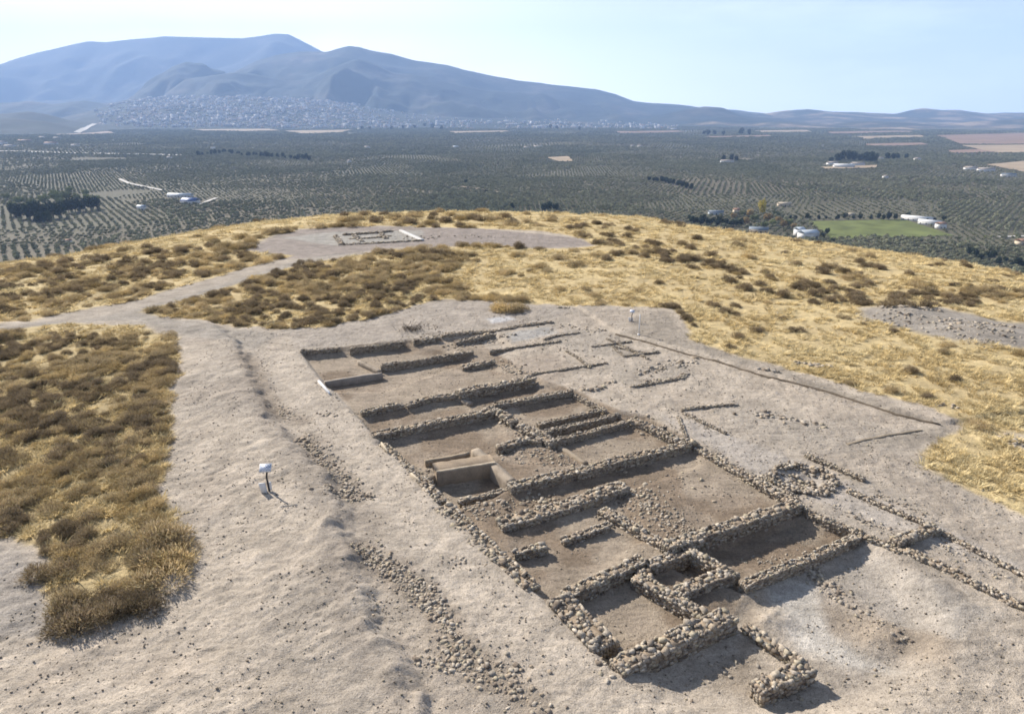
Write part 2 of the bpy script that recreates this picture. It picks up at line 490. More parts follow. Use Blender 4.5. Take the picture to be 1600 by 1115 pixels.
rm = sstep(-.1, .15, sdf(ROOM, x, y, 3))
c = blend(c, rm * .9, (.42, .34, .255))
c = blend(c, rm * sstep(.46, .6, fbm(x * .42, y * .42, 4, 84)) * .75, (.27, .20, .14))
c = blend(c, rm * sstep(.52, .68, fbm(x * .7, y * .7, 3, 85)) * .6, (.42, .34, .26))
for (pts, cc, k) in [
    ([(1190, 905), (1260, 885), (1290, 905), (1290, 960), (1340, 1000), (1400, 1030), (1330, 1020), (1250, 1000), (1230, 950)], (.64, .585, .51), .85),
    ([(1350, 845), (1400, 870), (1560, 960), (1480, 1000), (1300, 900)], (.48, .43, .37), .6),
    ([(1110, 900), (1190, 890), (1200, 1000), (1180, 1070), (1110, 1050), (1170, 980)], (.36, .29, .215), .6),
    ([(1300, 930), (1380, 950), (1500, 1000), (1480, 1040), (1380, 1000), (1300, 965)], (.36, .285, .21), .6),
    ([(1020, 645), (1080, 655), (1250, 720), (1420, 800), (1600, 880), (1600, 905), (1400, 830), (1200, 750), (1080, 680)], (.55, .49, .43), .6),
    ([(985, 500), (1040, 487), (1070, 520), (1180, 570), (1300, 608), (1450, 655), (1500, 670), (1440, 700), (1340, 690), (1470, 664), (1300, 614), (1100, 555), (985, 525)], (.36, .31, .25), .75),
    ([(440, 515), (470, 545), (640, 530), (860, 500), (900, 480), (760, 470), (650, 476)], (.43, .375, .32), .6),
    ([(760, 497), (790, 493), (800, 500), (770, 505)], (.72, .70, .69), .9),
    ([(790, 520), (860, 510), (870, 522), (800, 535)], (.45, .44, .42), .7),
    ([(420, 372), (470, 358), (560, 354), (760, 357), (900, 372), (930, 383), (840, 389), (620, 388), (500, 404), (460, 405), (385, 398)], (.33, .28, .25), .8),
    ([(440, 372), (520, 362), (660, 360), (660, 376), (520, 384)], (.46, .44, .39), .7),
    ([(-100, 790), (60, 880), (80, 990), (-100, 1000)], (.40, .36, .32), .6),
    ([(1340, 482), (1380, 476), (1470, 482), (1560, 498), (1700, 512), (1700, 562), (1560, 548), (1480, 540), (1400, 520), (1345, 502)], (.37, .335, .30), .85),
    ([(800, 560), (860, 550), (900, 575), (860, 600), (820, 590)], (.40, .32, .25), .5),
    ([(960, 575), (1060, 560), (1090, 585), (1020, 610), (960, 600)], (.40, .35, .29), .5),
    ([(880, 510), (960, 520), (990, 550), (930, 560), (860, 535)], (.42, .37, .31), .5),
    ([(1120, 630), (1250, 650), (1300, 690), (1230, 690), (1130, 660)], (.47, .41, .34), .5),
    ([(350, 600), (395, 600), (500, 720), (600, 800), (560, 960), (620, 1060), (560, 1060), (500, 900), (480, 800)], (.36, .305, .25), .5),
]:
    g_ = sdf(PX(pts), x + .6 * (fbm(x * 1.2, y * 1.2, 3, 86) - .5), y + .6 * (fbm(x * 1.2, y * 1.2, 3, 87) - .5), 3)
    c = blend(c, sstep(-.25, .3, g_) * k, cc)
for pts in ([(565, 862), (600, 885), (640, 915), (672, 940), (690, 960), (705, 995), (722, 1025), (790, 1062), (835, 1105)], [(478, 686), (500, 715), (530, 745), (556, 775)], [(432, 640), (470, 656)], [(385, 560), (405, 600), (425, 640)]):
    c = blend(c, sstep(.75, .1, segdist(PX(pts), x, y) + .3 * (fbm(x * 2, y * 2, 3, 88) - .5)) * .6, (.30, .24, .18))  # soil painted darker for the shade between band stones and along the gully
gm = grassmask(x, y)
gc = np.tile(np.array([.76, .59, .31]), (len(x), 1))
gc = blend(gc, sstep(.45, .62, fbm(x * .3, y * .3, 4, 91)) * .45, (.60, .46, .25))
gc = blend(gc, sstep(.5, .6, fbm(x * 1.3, y * 1.3, 3, 92)) * .3, (.48, .37, .21))
leftzone = sstep(.5, -.5, (x + 7.5 + .0 * y)) * sstep(37, 33, y)
gc = blend(gc, leftzone * .35, (.42, .32, .17))
c = c * (1 - gm[:, None]) + gc * gm[:, None]
far_ = sstep(150, 240, np.hypot(x, y))
c = blend(c, far_, (.30, .24, .12))
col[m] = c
idx = np.arange(nx * ny).reshape(ny, nx)
Fq = np.stack([idx[:-1, :-1].ravel(), idx[:-1, 1:].ravel(), idx[1:, 1:].ravel(), idx[1:, :-1].ravel()], 1)
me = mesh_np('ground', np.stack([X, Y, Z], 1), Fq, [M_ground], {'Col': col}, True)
tag(add('ground', me), kind='structure')

# ------------------------------------------------------------------ mountains and hills
HOR = .9415 + .1207
def silh(pts, D):
    xs_, zs_ = [], []
    for (a, b) in pts:
        u = (a - CX) / F; v = (b - CY) / F; f = cp - v * sp
        xs_.append(u / f * D); zs_.append(H - D * (sp + v * cp) / f)
    return np.array(xs_), np.array(zs_)

RANGES = []
def range_(name, pts, D, W, base=-125, seed=0, rough=1.0, material=None, res=55, power=1.25, WB=None):
    sx, sz = silh(pts, D)
    x0, x1 = sx[0], sx[-1]
    X1 = np.arange(x0, x1, res); WB = WB or W * .6
    Y1 = np.concatenate([np.linspace(D - W, D, int(W / res)), np.linspace(D, D + WB, int(WB / res / 1.6))[1:]])
    A, B = np.meshgrid(X1, Y1)
    crest = np.interp(A, sx, sz)
    k = crest.copy()
    # soften kinks of the outline, keep it natural
    crest = crest + rough * 40 * (fbm(A / 380., A * 0 + seed, 5, seed + 1, .6) - .5)
    t = np.where(B <= D, (D - B) / W, (B - D) / WB)
    tt = np.clip(t + .0, 0, 1)
    wob = (fbm(A / (W * .35), B / (W * .35), 3, seed + 2) - .5) * .5 * np.sin(np.pi * tt)
    prof = (1 - np.clip(tt + wob * 1.0, 0, 1)) ** power
    hgt = (crest - base)
    z = base + hgt * prof
    rd = ridged(A / (W * .24), B / (W * .40), 6, seed + 3) - .6
    z = z + rd * hgt * .42 * np.sin(np.pi * np.clip(tt, 0, 1)) ** 1.0 * rough
    lim = base + hgt * (1 - .12 * np.clip(tt * 3, 0, 1))
    z = np.minimum(z, lim)
    z = np.where(tt >= .999, base, z)
    n1, n0 = A.shape
    ii = np.arange(n0 * n1).reshape(n1, n0)
    Fq = np.stack([ii[:-1, :-1].ravel(), ii[:-1, 1:].ravel(), ii[1:, 1:].ravel(), ii[1:, :-1].ravel()], 1)
    me = mesh_np(name, np.stack([A.ravel(), B.ravel(), z.ravel()], 1), Fq, [material or M_hill], None, True)
    RANGES.append((X1, Y1, z)); return tag(add(name, me), kind='structure'), (X1, Y1, z)

range_('mountain_range', [(-420, 175), (-300, 150), (-150, 125), (0, 101), (30, 90), (60, 82), (135, 65), (165, 66), (200, 62), (260, 57), (330, 59), (380, 60), (405, 57), (430, 53), (452, 54), (475, 66), (500, 79), (540, 100), (640, 140), (760, 175)],
       15600, 4200, seed=100, rough=.35, res=75)
range_('mountain_range', [(190, 185), (330, 140), (350, 124), (372, 110), (400, 96), (430, 87), (470, 80), (510, 82), (528, 76), (546, 72), (562, 74), (580, 79), (610, 84), (640, 93), (665, 97), (700, 102), (725, 109), (760, 117), (820, 127), (880, 134), (930, 139), (960, 147),
       (990, 158), (1020, 161), (1060, 163), (1100, 168), (1150, 172), (1200, 178), (1300, 190)], 10800, 3300, seed=120, rough=.6, res=55)
range_('mountain_range', [(-900, 168), (-760, 148), (-640, 154), (-500, 158), (-250, 165), (-60, 178)], 12500, 3000, seed=110, rough=.5, res=90)
range_('foothill', [(120, 195), (195, 160), (215, 145), (240, 124), (270, 104), (292, 96), (318, 99), (330, 108), (350, 112), (380, 140), (420, 175), (460, 190)], 9900, 1500, seed=140, rough=.8, res=45)
range_('foothill', [(180, 195), (260, 150), (290, 124), (330, 117), (370, 113), (410, 119), (450, 127), (480, 124), (510, 112), (535, 100), (558, 92), (580, 98), (610, 112), (650, 118), (700, 130), (760, 142), (830, 150), (900, 160), (960, 170), (1020, 180), (1080, 190)],
       9300, 1900, seed=160, rough=.8, res=42)
range_('foothill', [(-300, 165), (-100, 160), (0, 161), (50, 158), (80, 162), (130, 157), (160, 162), (190, 160), (230, 172), (300, 190)], 9000, 1500, seed=170, rough=.5, res=45, material=M_hill)
town_hill, TH = range_('town_hill', [(90, 195), (150, 180), (200, 162), (240, 154), (300, 151), (380, 151), (450, 154), (520, 158), (580, 168), (640, 177), (760, 184), (900, 188), (1000, 192), (1060, 196)],
       7900, 2400, seed=180, rough=.12, res=45, material=M_hill, power=1.0)
range_('olive_hill', [(-400, 182), (-200, 172), (-60, 180), (0, 178), (45, 174), (80, 180), (110, 188), (150, 193), (210, 200), (300, 206)], 5600, 1300, seed=190, rough=.25, res=40, material=M_hill)
range_('rolling_hills', [(980, 185), (1060, 178), (1120, 176), (1150, 175), (1190, 178), (1225, 173), (1262, 171), (1300, 175), (1350, 176), (1400, 178), (1425, 172), (1442, 169), (1470, 172), (1500, 172), (1540, 178), (1570, 176), (1620, 177), (1700, 172), (1850, 178), (2000, 180)],
       9800, 2400, seed=200, rough=.35, res=45, material=M_hill_fields)
range_('rolling_hills', [(900, 196), (1000, 187), (1060, 174), (1100, 167), (1130, 169), (1150, 178), (1180, 184), (1230, 187), (1270, 192)], 8200, 1400, seed=210, rough=.4, res=40, material=M_hill)
range_('rolling_hills', [(1120, 222), (1220, 212), (1290, 206), (1350, 200), (1410, 199), (1470, 208), (1520, 204), (1600, 199), (1750, 198), (1900, 202)], 5600, 1100, seed=230, rough=.35, res=35, material=M_hill_fields)
range_('rolling_hills', [(1000, 200), (1060, 196), (1110, 190), (1160, 193), (1220, 190), (1290, 194), (1360, 202)], 6900, 1000, seed=240, rough=.4, res=35, material=M_hill_fields)
range_('olive_hill', [(-400, 196), (-150, 186), (-40, 184), (30, 186), (70, 190), (110, 199), (150, 208)], 4700, 900, seed=250, rough=.3, res=35, material=M_hill)
range_('rolling_hills', [(1180, 204), (1280, 196), (1340, 190), (1400, 190), (1450, 196), (1520, 190), (1600, 186), (1700, 186), (1900, 190)], 7000, 1300, seed=220, rough=.3, res=40, material=M_hill_fields)

def th_height(x, y):
    X1, Y1, z = TH
    i = int(np.clip(np.searchsorted(X1, x) - 1, 0, len(X1) - 2)); j = int(np.clip(np.searchsorted(Y1, y) - 1, 0, len(Y1) - 2))
    fx = (x - X1[i]) / (X1[i + 1] - X1[i]); fy = (y - Y1[j]) / (Y1[j + 1] - Y1[j])
    q = (z[j, i] * (1 - fx) + z[j, i + 1] * fx) * (1 - fy) + (z[j + 1, i] * (1 - fx) + z[j + 1, i + 1] * fx) * fy
    return q

# ------------------------------------------------------------------ fields and roads on the plain
EXCL = []
def sheet(name, pts, m, lift=.5, n=14, kind='structure'):
    P = [Gplain(a, b)[:2] for a, b in pts]
    EXCL.append(P)
    P = np.array(P)
    # bilinear quad patch if 4 points
    if len(P) == 4:
        u, v = np.meshgrid(np.linspace(0, 1, n), np.linspace(0, 1, n))
        Q = (P[0][None, None] * ((1 - u) * (1 - v))[..., None] + P[1] * (u * (1 - v))[..., None] + P[2] * (u * v)[..., None] + P[3] * ((1 - u) * v)[..., None]).reshape(-1, 2)
        ii = np.arange(n * n).reshape(n, n)
        Fq = np.stack([ii[:-1, :-1].ravel(), ii[:-1, 1:].ravel(), ii[1:, 1:].ravel(), ii[1:, :-1].ravel()], 1)
    z = plain(Q[:, 0], Q[:, 1]) + lift + 0 * Q[:, 0]
    z = np.maximum(z, height(Q[:, 0], Q[:, 1]) + lift)
    me = mesh_np(name, np.column_stack([Q, z]), Fq, [m], None, True)
    return tag(add(name, me), kind=kind)
sheet('field', [(1262, 346), (1412, 343), (1492, 369), (1300, 374)], M_field_green)
sheet('field', [(1462, 212), (1640, 208), (1640, 226), (1500, 226)], M_field_brown, 3)
sheet('field', [(1500, 228), (1660, 226), (1660, 240), (1560, 240)], M_field_tan, 3)
sheet('field', [(1540, 258), (1660, 248), (1680, 274), (1600, 270)], M_field_tan, 2)
sheet('field', [(853, 247), (888, 245), (897, 254), (868, 253)], M_field_tan, 2)
sheet('field', [(1280, 262), (1370, 259), (1370, 263), (1290, 265)], M_field_tan, 2)
sheet('field', [(440, 205), (560, 203), (530, 208), (470, 210)], M_field_tan, 4)
sheet('field', [(220, 190), (250, 187), (262, 191), (225, 194)], M_field_tan, 6)
sheet('field', [(300, 203), (420, 202), (440, 205), (320, 206)], M_field_tan, 4)
sheet('field', [(1290, 207), (1420, 205), (1430, 208), (1300, 210)], M_field_brown, 4)
sheet('field', [(1330, 214), (1440, 212), (1450, 216), (1350, 218)], M_field_tan, 3)
sheet('field', [(1180, 205), (1260, 204), (1270, 207), (1190, 208)], M_field_tan, 4)
sheet('field', [(960, 206), (1060, 205), (1070, 207), (970, 209)], M_field_brown, 4)
sheet('field', [(1480, 236), (1540, 234), (1560, 238), (1490, 241)], M_field_brown, 3)
sheet('field', [(1350, 226), (1440, 224), (1450, 227), (1360, 229)], M_field_brown, 3)
sheet('field', [(700, 206), (790, 205), (800, 207), (710, 209)], M_field_tan, 4)
sheet('field', [(80, 208), (170, 206), (180, 209), (90, 212)], M_field_brown, 4)
sheet('field', [(1100, 214), (1200, 212), (1210, 214), (1110, 216)], M_field_brown, 4)

def road(pts, w, m=M_road, lift=.6, name='road'):
    P = np.array([Gplain(a, b)[:2] for a, b in pts]); Q = []
    for i in range(len(P) - 1):
        for k in range(12): Q.append(P[i] + (P[i + 1] - P[i]) * k / 12)
    Q.append(P[-1]); Q = np.array(Q); T = np.gradient(Q, axis=0); T /= np.linalg.norm(T, axis=1)[:, None]; Nn = np.stack([-T[:, 1], T[:, 0]], 1)
    V = np.concatenate([Q - Nn * w / 2, Q + Nn * w / 2]); z = plain(V[:, 0], V[:, 1]) + lift
    n = len(Q); Fq = [[i, i + 1, n + i + 1, n + i] for i in range(n - 1)]
    EXCL.append([tuple(p) for p in np.concatenate([Q - Nn * (w / 2 + 3), (Q + Nn * (w / 2 + 3))[::-1]])])
    tag(add(name, mesh_np(name, np.column_stack([V, z]), np.array(Fq), [m], None, True)), kind='structure')
def topz(x, y):
    z = hz(x, y)
    for (X1, Y1, zz) in RANGES:
        if X1[0] < x < X1[-1] and Y1[0] < y < Y1[-1]:
            i = int(np.clip(np.searchsorted(X1, x) - 1, 0, len(X1) - 2)); j = int(np.clip(np.searchsorted(Y1, y) - 1, 0, len(Y1) - 2))
            fx = (x - X1[i]) / (X1[i + 1] - X1[i]); fy = (y - Y1[j]) / (Y1[j + 1] - Y1[j])
            z = max(z, (zz[j, i] * (1 - fx) + zz[j, i + 1] * fx) * (1 - fy) + (zz[j + 1, i] * (1 - fx) + zz[j + 1, i + 1] * fx) * fy)
    return float(z)
def ray_hit(px, py, y0=900, y1=12000, st=12):
    v = (py - CY) / F; u = (px - CX) / F; f = cp - v * sp
    Y_ = y0
    while Y_ < y1:
        x_ = u / f * Y_; z_ = H - Y_ * (sp + v * cp) / f
        if topz(x_, Y_) >= z_: return x_, Y_, z_
        Y_ += st
    return None
def hill_strip(name, pts, w, m, lift=2.5):
    P = [ray_hit(a, b) for a, b in pts]; P = [p for p in P if p]
    V = []
    for i, p in enumerate(P):
        a = np.array(P[min(i + 1, len(P) - 1)][:2]) - np.array(P[max(i - 1, 0)][:2]); a = a / np.linalg.norm(a); nn_ = np.array([-a[1], a[0]])
        for sgn in (-1, 1):
            q_ = np.array(p[:2]) + nn_ * sgn * w / 2; V.append([q_[0], q_[1], topz(*q_) + lift])
    Fq = [[2 * i, 2 * i + 1, 2 * i + 3, 2 * i + 2] for i in range(len(P) - 1)]
    tag(add(name, mesh_np(name, np.array(V), np.array(Fq), [m], None, True)), kind='structure')
    EXCL.append([tuple(v[:2]) for v in V[0::2]] + [tuple(v[:2]) for v in V[1::2]][::-1])
hill_strip('road', [(120, 208), (124, 206), (128, 204), (132, 202), (136, 200), (140, 198), (144, 196), (148, 194)], 34, M_road)
road([(-60, 236), (60, 238), (180, 241), (280, 243)], 32, lift=1.6)
road([(186, 280), (202, 287), (230, 293), (255, 298)], 7, lift=1)
road([(310, 322), (322, 316), (338, 310)], 6, lift=1)
road([(950, 247), (1060, 246), (1200, 250)], 6, lift=1, m=M_field_tan)
road([(1560, 371), (1600, 370), (1680, 372)], 6, lift=1)
road([(720, 292), (760, 298), (800, 306)], 5, lift=1, m=M_field_tan)

# ------------------------------------------------------------------ farm buildings on the plain
def building(px, py, w, d, h, rz, label, cat='house', wall=M_white, roof=M_tile, gable=True, windows=True, z=None, name='farmhouse', group=None):
    X0, Y0, Z0 = Gplain(px, py)
    t = empty(name, (X0, Y0, Z0 - .3), R(rz)); tag(t, label, cat, group)
    mb = MB(); mb.add(boxv(0, 0, h / 2, w, d, h), BOXF)
    rb = MB(); rh = d * .22 if gable else .5; o = .5
    if gable:
        # two sloping slabs with a little thickness
        V = np.array([[-w / 2 - o, -d / 2 - o, h - .1], [w / 2 + o, -d / 2 - o, h - .1], [w / 2 + o, 0, h + rh], [-w / 2 - o, 0, h + rh], [w / 2 + o, d / 2 + o, h - .1], [-w / 2 - o, d / 2 + o, h - .1]])
        V = np.concatenate([V, V + [0, 0, .3]])
        rb.add(V, [[6, 7, 8, 9], [9, 8, 10, 11], [1, 0, 3, 2], [2, 3, 5, 4], [0, 1, 7, 6], [4, 5, 11, 10]]); rb.F[3].append(np.array([[0, 3, 5], [1, 4, 2]]))
        rb.F[4].append(np.array([[0, 6, 9, 3], [3, 9, 11, 5], [7, 1, 2, 8], [8, 2, 4, 10]]))
        g = MB(); g.add(np.array([[-w / 2, -d / 2, h], [-w / 2, d / 2, h], [-w / 2, 0, h + rh - .1], [w / 2, -d / 2, h], [w / 2, d / 2, h], [w / 2, 0, h + rh - .1]]), np.array([[0, 2, 1], [3, 4, 5]]))
        mb.add(g.V[0], g.F[3][0])
    else:
        rb.add(boxv(0, 0, h + .25, w + o, d + o, .5), BOXF)
    add('wall', mb.mesh('wall', [wall]), t); add('roof', rb.mesh('roof', [roof]), t)
    if windows:
        n = max(2, int(w / 5))
        for i in range(n):
            x = -w / 2 + (i + .5) * w / n
            wb = MB()
            if i == n // 2: wb.add(boxv(x, -d / 2 - .05, 1.2, 1.5, .12, 2.4), BOXF); add('door', wb.mesh('door', [M_dark]), t)
            else: wb.add(boxv(x, -d / 2 - .05, 1.9, 1.3, .12, 1.3), BOXF); add('window', wb.mesh('window', [M_dark]), t)
    P = [(X0 + a * (w / 2 + 4), Y0 + b * (max(d, w) / 2 + 5)) for a, b in ((-1, -1), (1, -1), (1, 1), (-1, 1))]
    EXCL.append(P)
    return t
building(1262, 372, 18, 12, 6.5, 15, 'white house with pale blue-grey roof at the near left corner of the green field', roof=M_palegrey)
building(1248, 368, 8, 9, 7.5, 15, 'small white annex joined to the pale-roofed house beside the green field', roof=M_palegrey, name='annex')
building(1432, 345, 34, 10, 4, -38, 'long white shed along the far right side of the green field', cat='shed', roof=M_white, name='shed')
building(1452, 351, 24, 9, 4, -38, 'white shed between the long shed and the small house by the green field', cat='shed', roof=M_white, name='shed')
building(1469, 357, 9, 8, 6, 10, 'small white farmhouse at the right corner of the green field')
building(1318, 262, 46, 14, 6, -8, 'large white farm building with dark trees behind it', roof=M_white)
building(1300, 258, 24, 14, 6, 10, 'white outbuilding on the left of the large white farm', roof=M_paleroof, name='outbuilding')
building(1340, 259, 30, 12, 6, 0, 'white outbuilding on the right of the large white farm', roof=M_paleroof, name='outbuilding')
building(1374, 250, 18, 10, 6, 0, 'small white house right of the dark farm trees', roof=M_paleroof)
building(1433, 251, 16, 10, 6, 0, 'white cottage standing alone among olives beyond the farm trees', roof=M_paleroof, name='cottage')
building(1383, 279, 9, 8, 5, 0, 'tiny white hut in the olive rows below the large white farm', roof=M_paleroof, name='hut')
building(1516, 266, 26, 12, 6, -5, 'white farmhouse leftmost of the row near the tan field', roof=M_paleroof)
building(1540, 268, 34, 12, 6, -5, 'wide white farmhouse in the middle of the row near the tan field', roof=M_paleroof)
building(1575, 276, 26, 10, 5, -15, 'grey-roofed farmhouse rightmost of the row near the tan field', roof=M_greyroof)
building(1596, 383, 10, 8, 5, 10, 'cream farmhouse cut by the right edge of the photo', wall=M_cream)
building(1118, 335, 18, 9, 3.6, 0, 'grey-roofed shed just beyond the crest with a light front', cat='shed', roof=M_greyroof, wall=M_palegrey, name='shed')
building(1150, 333, 7, 8, 5, 0, 'small cream hut at the right end of the grey-roofed shed', wall=M_cream, name='hut')
building(1185, 363, 20, 10, 4, -20, 'low pale shed just behind the hill crest near autumn trees', cat='shed', roof=M_greyroof, wall=M_cream, name='shed')
building(1225, 322, 18, 8, 4, 5, 'cream shed right of the yellow tree', cat='shed', wall=M_cream, roof=M_cream, name='shed')
building(1328, 339, 8, 6, 4, 0, 'tiny cream hut on the far edge of the green field', wall=M_cream, roof=M_cream, name='hut')
building(282, 308, 38, 10, 4, -3, 'long shed with a blue-white roof among olives on the left', cat='shed', roof=M_palegrey, name='shed')
building(298, 318, 22, 16, 5, -3, 'dark blue-roofed shed in front of the long pale shed', cat='shed', roof=M_blue, name='shed')
building(222, 328, 10, 8, 5, 0, 'small white hut left of the blue-roofed sheds', roof=M_palegrey, name='hut')
building(108, 380, 4, 4, 3.5, 0, 'tiny white pump hut in the near olive rows on the left', name='hut', windows=False)
building(823, 233, 22, 12, 7, 0, 'white farmhouse left of the small tan clearing', roof=M_paleroof)
building(840, 231, 30, 12, 6, 0, 'low white barn joined to the farmhouse near the tan clearing', roof=M_paleroof, name='barn', cat='barn')
building(1000, 231, 18, 12, 7, 0, 'pair-roofed white farmhouse far out between olives', roof=M_paleroof)
building(988, 230, 12, 10, 6, 0, 'little white hut left of the far pair-roofed farmhouse', roof=M_paleroof, name='hut')
building(1136, 254, 34, 10, 5, 0, 'long low pale barn beside a dark tree clump at right centre', roof=M_paleroof, name='barn', cat='barn')
building(574, 232, 20, 12, 6, 0, 'pale farmhouse alone in the olives below the town', roof=M_paleroof)
building(546, 254, 9, 8, 5, 0, 'tiny white hut below the lone pale farmhouse', roof=M_paleroof, name='hut')
building(265, 248, 12, 9, 5, 0, 'tiny white hut just below the pale road on the left', roof=M_paleroof, name='hut')
building(712, 231, 20, 12, 5, 0, 'pale barn in dark olives left of the white barn', roof=M_palegrey, name='barn', cat='barn')
building(2, 227, 42, 22, 12, 0, 'tall white building cut by the left edge of the photo', roof=M_paleroof)
building(16, 230, 40, 14, 6, 0, 'white shed right beside the tall white building at the left edge', cat='shed', roof=M_paleroof, name='shed')
building(68, 216, 40, 14, 6, 0, 'white shed long and low near the left end of the hill foot', cat='shed', roof=M_paleroof, name='shed')
building(90, 217, 36, 14, 6, 0, 'white shed rightmost of two at the hill foot on the left', cat='shed', roof=M_paleroof, name='shed')
building(118, 229, 28, 12, 6, 0, 'white farmhouse below the bright diagonal road', roof=M_paleroof)
building(40, 222, 60, 18, 7, 0, 'wide mauve-roofed warehouse behind the white shed at far left', roof=M_tile, name='warehouse', cat='warehouse')
building(80, 226, 50, 16, 7, 0, 'wide brown-roofed warehouse left of the farmhouse under the bright road', roof=M_tile, name='warehouse', cat='warehouse')
building(333, 234, 12, 12, 10, 0, 'pale water tower block by the dark tree line under the town', name='tower', cat='tower', gable=False, roof=M_paleroof)

# ------------------------------------------------------------------ the town
def house_mesh(w, d, h, roof, wall):
    mb = MB(); mb.add(boxv(0, 0, h / 2, w, d, h), BOXF); nb = 6
    rh = d * .2
    V = np.array([[-w / 2 - .4, -d / 2 - .4, h], [w / 2 + .4, -d / 2 - .4, h], [w / 2 + .4, d / 2 + .4, h], [-w / 2 - .4, d / 2 + .4, h], [-w / 2 - .4, 0, h + rh], [w / 2 + .4, 0, h + rh]])
    mb.add(V, np.array([[0, 1, 5, 4], [2, 3, 4, 5], [0, 3, 2, 1]])); mb.F[3].append(np.array([[0, 4, 3], [1, 2, 5]]) + 8)
    # rows of windows
    k = 0
    for zz in np.arange(1.8, h - 1, 3.0):
        for x in np.arange(-w / 2 + 2, w / 2 - 1, 3.2):
            mb.add(boxv(x, -d / 2 - .06, zz, 1.2, .14, 1.4), BOXF); k += 1
    V = np.concatenate(mb.V); quads = np.concatenate(mb.F[4]); tr = np.concatenate(mb.F[3])
    # order of quads: box 6, roof 3, windows
    mi = [0] * 6 + [1, 1, 0] + [2] * (len(quads) - 9)
    return mesh_np('house', V, [quads, tr], [wall, roof, M_dark], None, False, mi + [0] * len(tr))
M_townwall = flat('town_render', (.66, .64, .62), .02, .2)
HM = []
for (w, d, h, rf, wl) in [(14, 12, 7, M_tile, M_townwall), (20, 12, 9, M_tile, M_townwall), (12, 10, 6, M_townwall, M_white), (26, 13, 12, M_tile, M_townwall), (18, 14, 10, M_townwall, M_cream), (16, 12, 14, M_greyroof, M_townwall), (22, 12, 7, M_tile, M_cream), (34, 14, 16, M_white, M_townwall)]:
    HM.append(house_mesh(w, d, h, rf, wl))
pts = []
X1, Y1, zt = TH
tries = 0
while len(pts) < 2600 and tries < 60000:
    tries += 1
    a = rnd.uniform(150, 1060)
    D = rnd.uniform(5750, 7880)
    # density: solid town on the left half, thinning to scattered sheds on the right
    xw = (a - CX) / F / HOR * D
    dens = 1.0 if 200 < a < 540 else (.42 if a <= 640 else .16)
    if a > 560 and D > 7000: dens *= .3
    if a < 200: dens = .35
    dens *= .35 + .9 * float(fbm(np.array([xw / 260.]), np.array([D / 260.]), 2, 301)[0])
    if rnd.random() > dens: continue
    z = th_height(xw, D) if X1[0] < xw < X1[-1] else -115
    z = max(z, hz(xw, D)) 
    pts.append((xw, D, z, rnd.randrange(len(HM)), rnd.uniform(-.5, .5) + (1.57 if rnd.random() < .3 else 0), rnd.uniform(.8, 1.35)))
pts.sort(key=lambda p: p[1])
# the largest-looking 300 (nearest) one by one
for i, p in enumerate(pts[:290]):
    o = bpy.data.objects.new('house', HM[p[3]]); COL.objects.link(o)
    o.location = (p[0], p[1], p[2] - 1); o.rotation_euler = (0, 0, p[4]); o.scale = (p[5],) * 3
    tag(o, 'small pale town house at the foot of the blue mountains', 'house', 'houses on the near side of the town')
mbV, mbF4, mbF3, mi4, mi3, n0 = [], [], [], [], [], 0
HMD = []
for me in HM:
    V = np.array([v.co[:] for v in me.vertices]); q = [p.vertices[:] for p in me.polygons]
    HMD.append((V, np.array([a for a in q if len(a) == 4]), np.array([a for a in q if len(a) == 3]), [p.material_index for p in me.polygons if len(p.vertices) == 4]))
MATS_T = [M_white, M_tile, M_dark, M_cream, M_palegrey, M_townwall, M_greyroof]
remap = []
for me in HM:
    remap.append([MATS_T.index(m_) for m_ in me.materials])
for p in pts[290:]:
    V, q4, q3, m4 = HMD[p[3]]; k = 6 + 3
    c_, s_ = math.cos(p[4]), math.sin(p[4])
    W_ = V * p[5]; W_ = np.column_stack([W_[:, 0] * c_ - W_[:, 1] * s_ + p[0], W_[:, 0] * s_ + W_[:, 1] * c_ + p[1], W_[:, 2] + p[2] - 1])
    q4 = q4[:k]; mbV.append(W_[:14]); mbF4.append(q4 + n0); mbF3.append(q3 + n0); mi4 += [remap[p[3]][j] for j in m4[:k]]; mi3 += [remap[p[3]][0]] * len(q3); n0 += 14
me = mesh_np('town_houses', np.concatenate(mbV), [np.concatenate(mbF4), np.concatenate(mbF3)], MATS_T, None, False, mi4 + mi3)
tag(add('town_houses', me), 'mass of pale houses of the town climbing the foot of the mountains', 'town', kind='stuff')
# industrial sheds in front of the town
for i, (a, b, w) in enumerate([(505, 196, 60), (540, 194, 50), (566, 188, 60), (450, 199, 40), (640, 190, 90), (690, 190, 70), (800, 190, 110), (850, 194, 60), (900, 193, 70), (950, 193, 60), (1000, 186, 90), (1030, 184, 60), (1055, 203, 40), (250, 181, 80), (860, 190, 80), (990, 195, 50),(560,203,30),(340,196,40)]):
    zz = Gplain(a, max(b, 199))
    D = min(zz[1], 6300)
    xw = (a - CX) / F / HOR * D
    z = max(hz(xw, D), th_height(xw, D) if X1[0] < xw < X1[-1] else -115)
    o = bpy.data.objects.new('warehouse', HM[7]); COL.objects.link(o); o.location = (xw, D, z - 1); o.scale = (w / 34, 1.6, .7)
    tag(o, 'long white warehouse among the olive groves below the mountains', 'warehouse', 'white warehouses at the edge of the town')

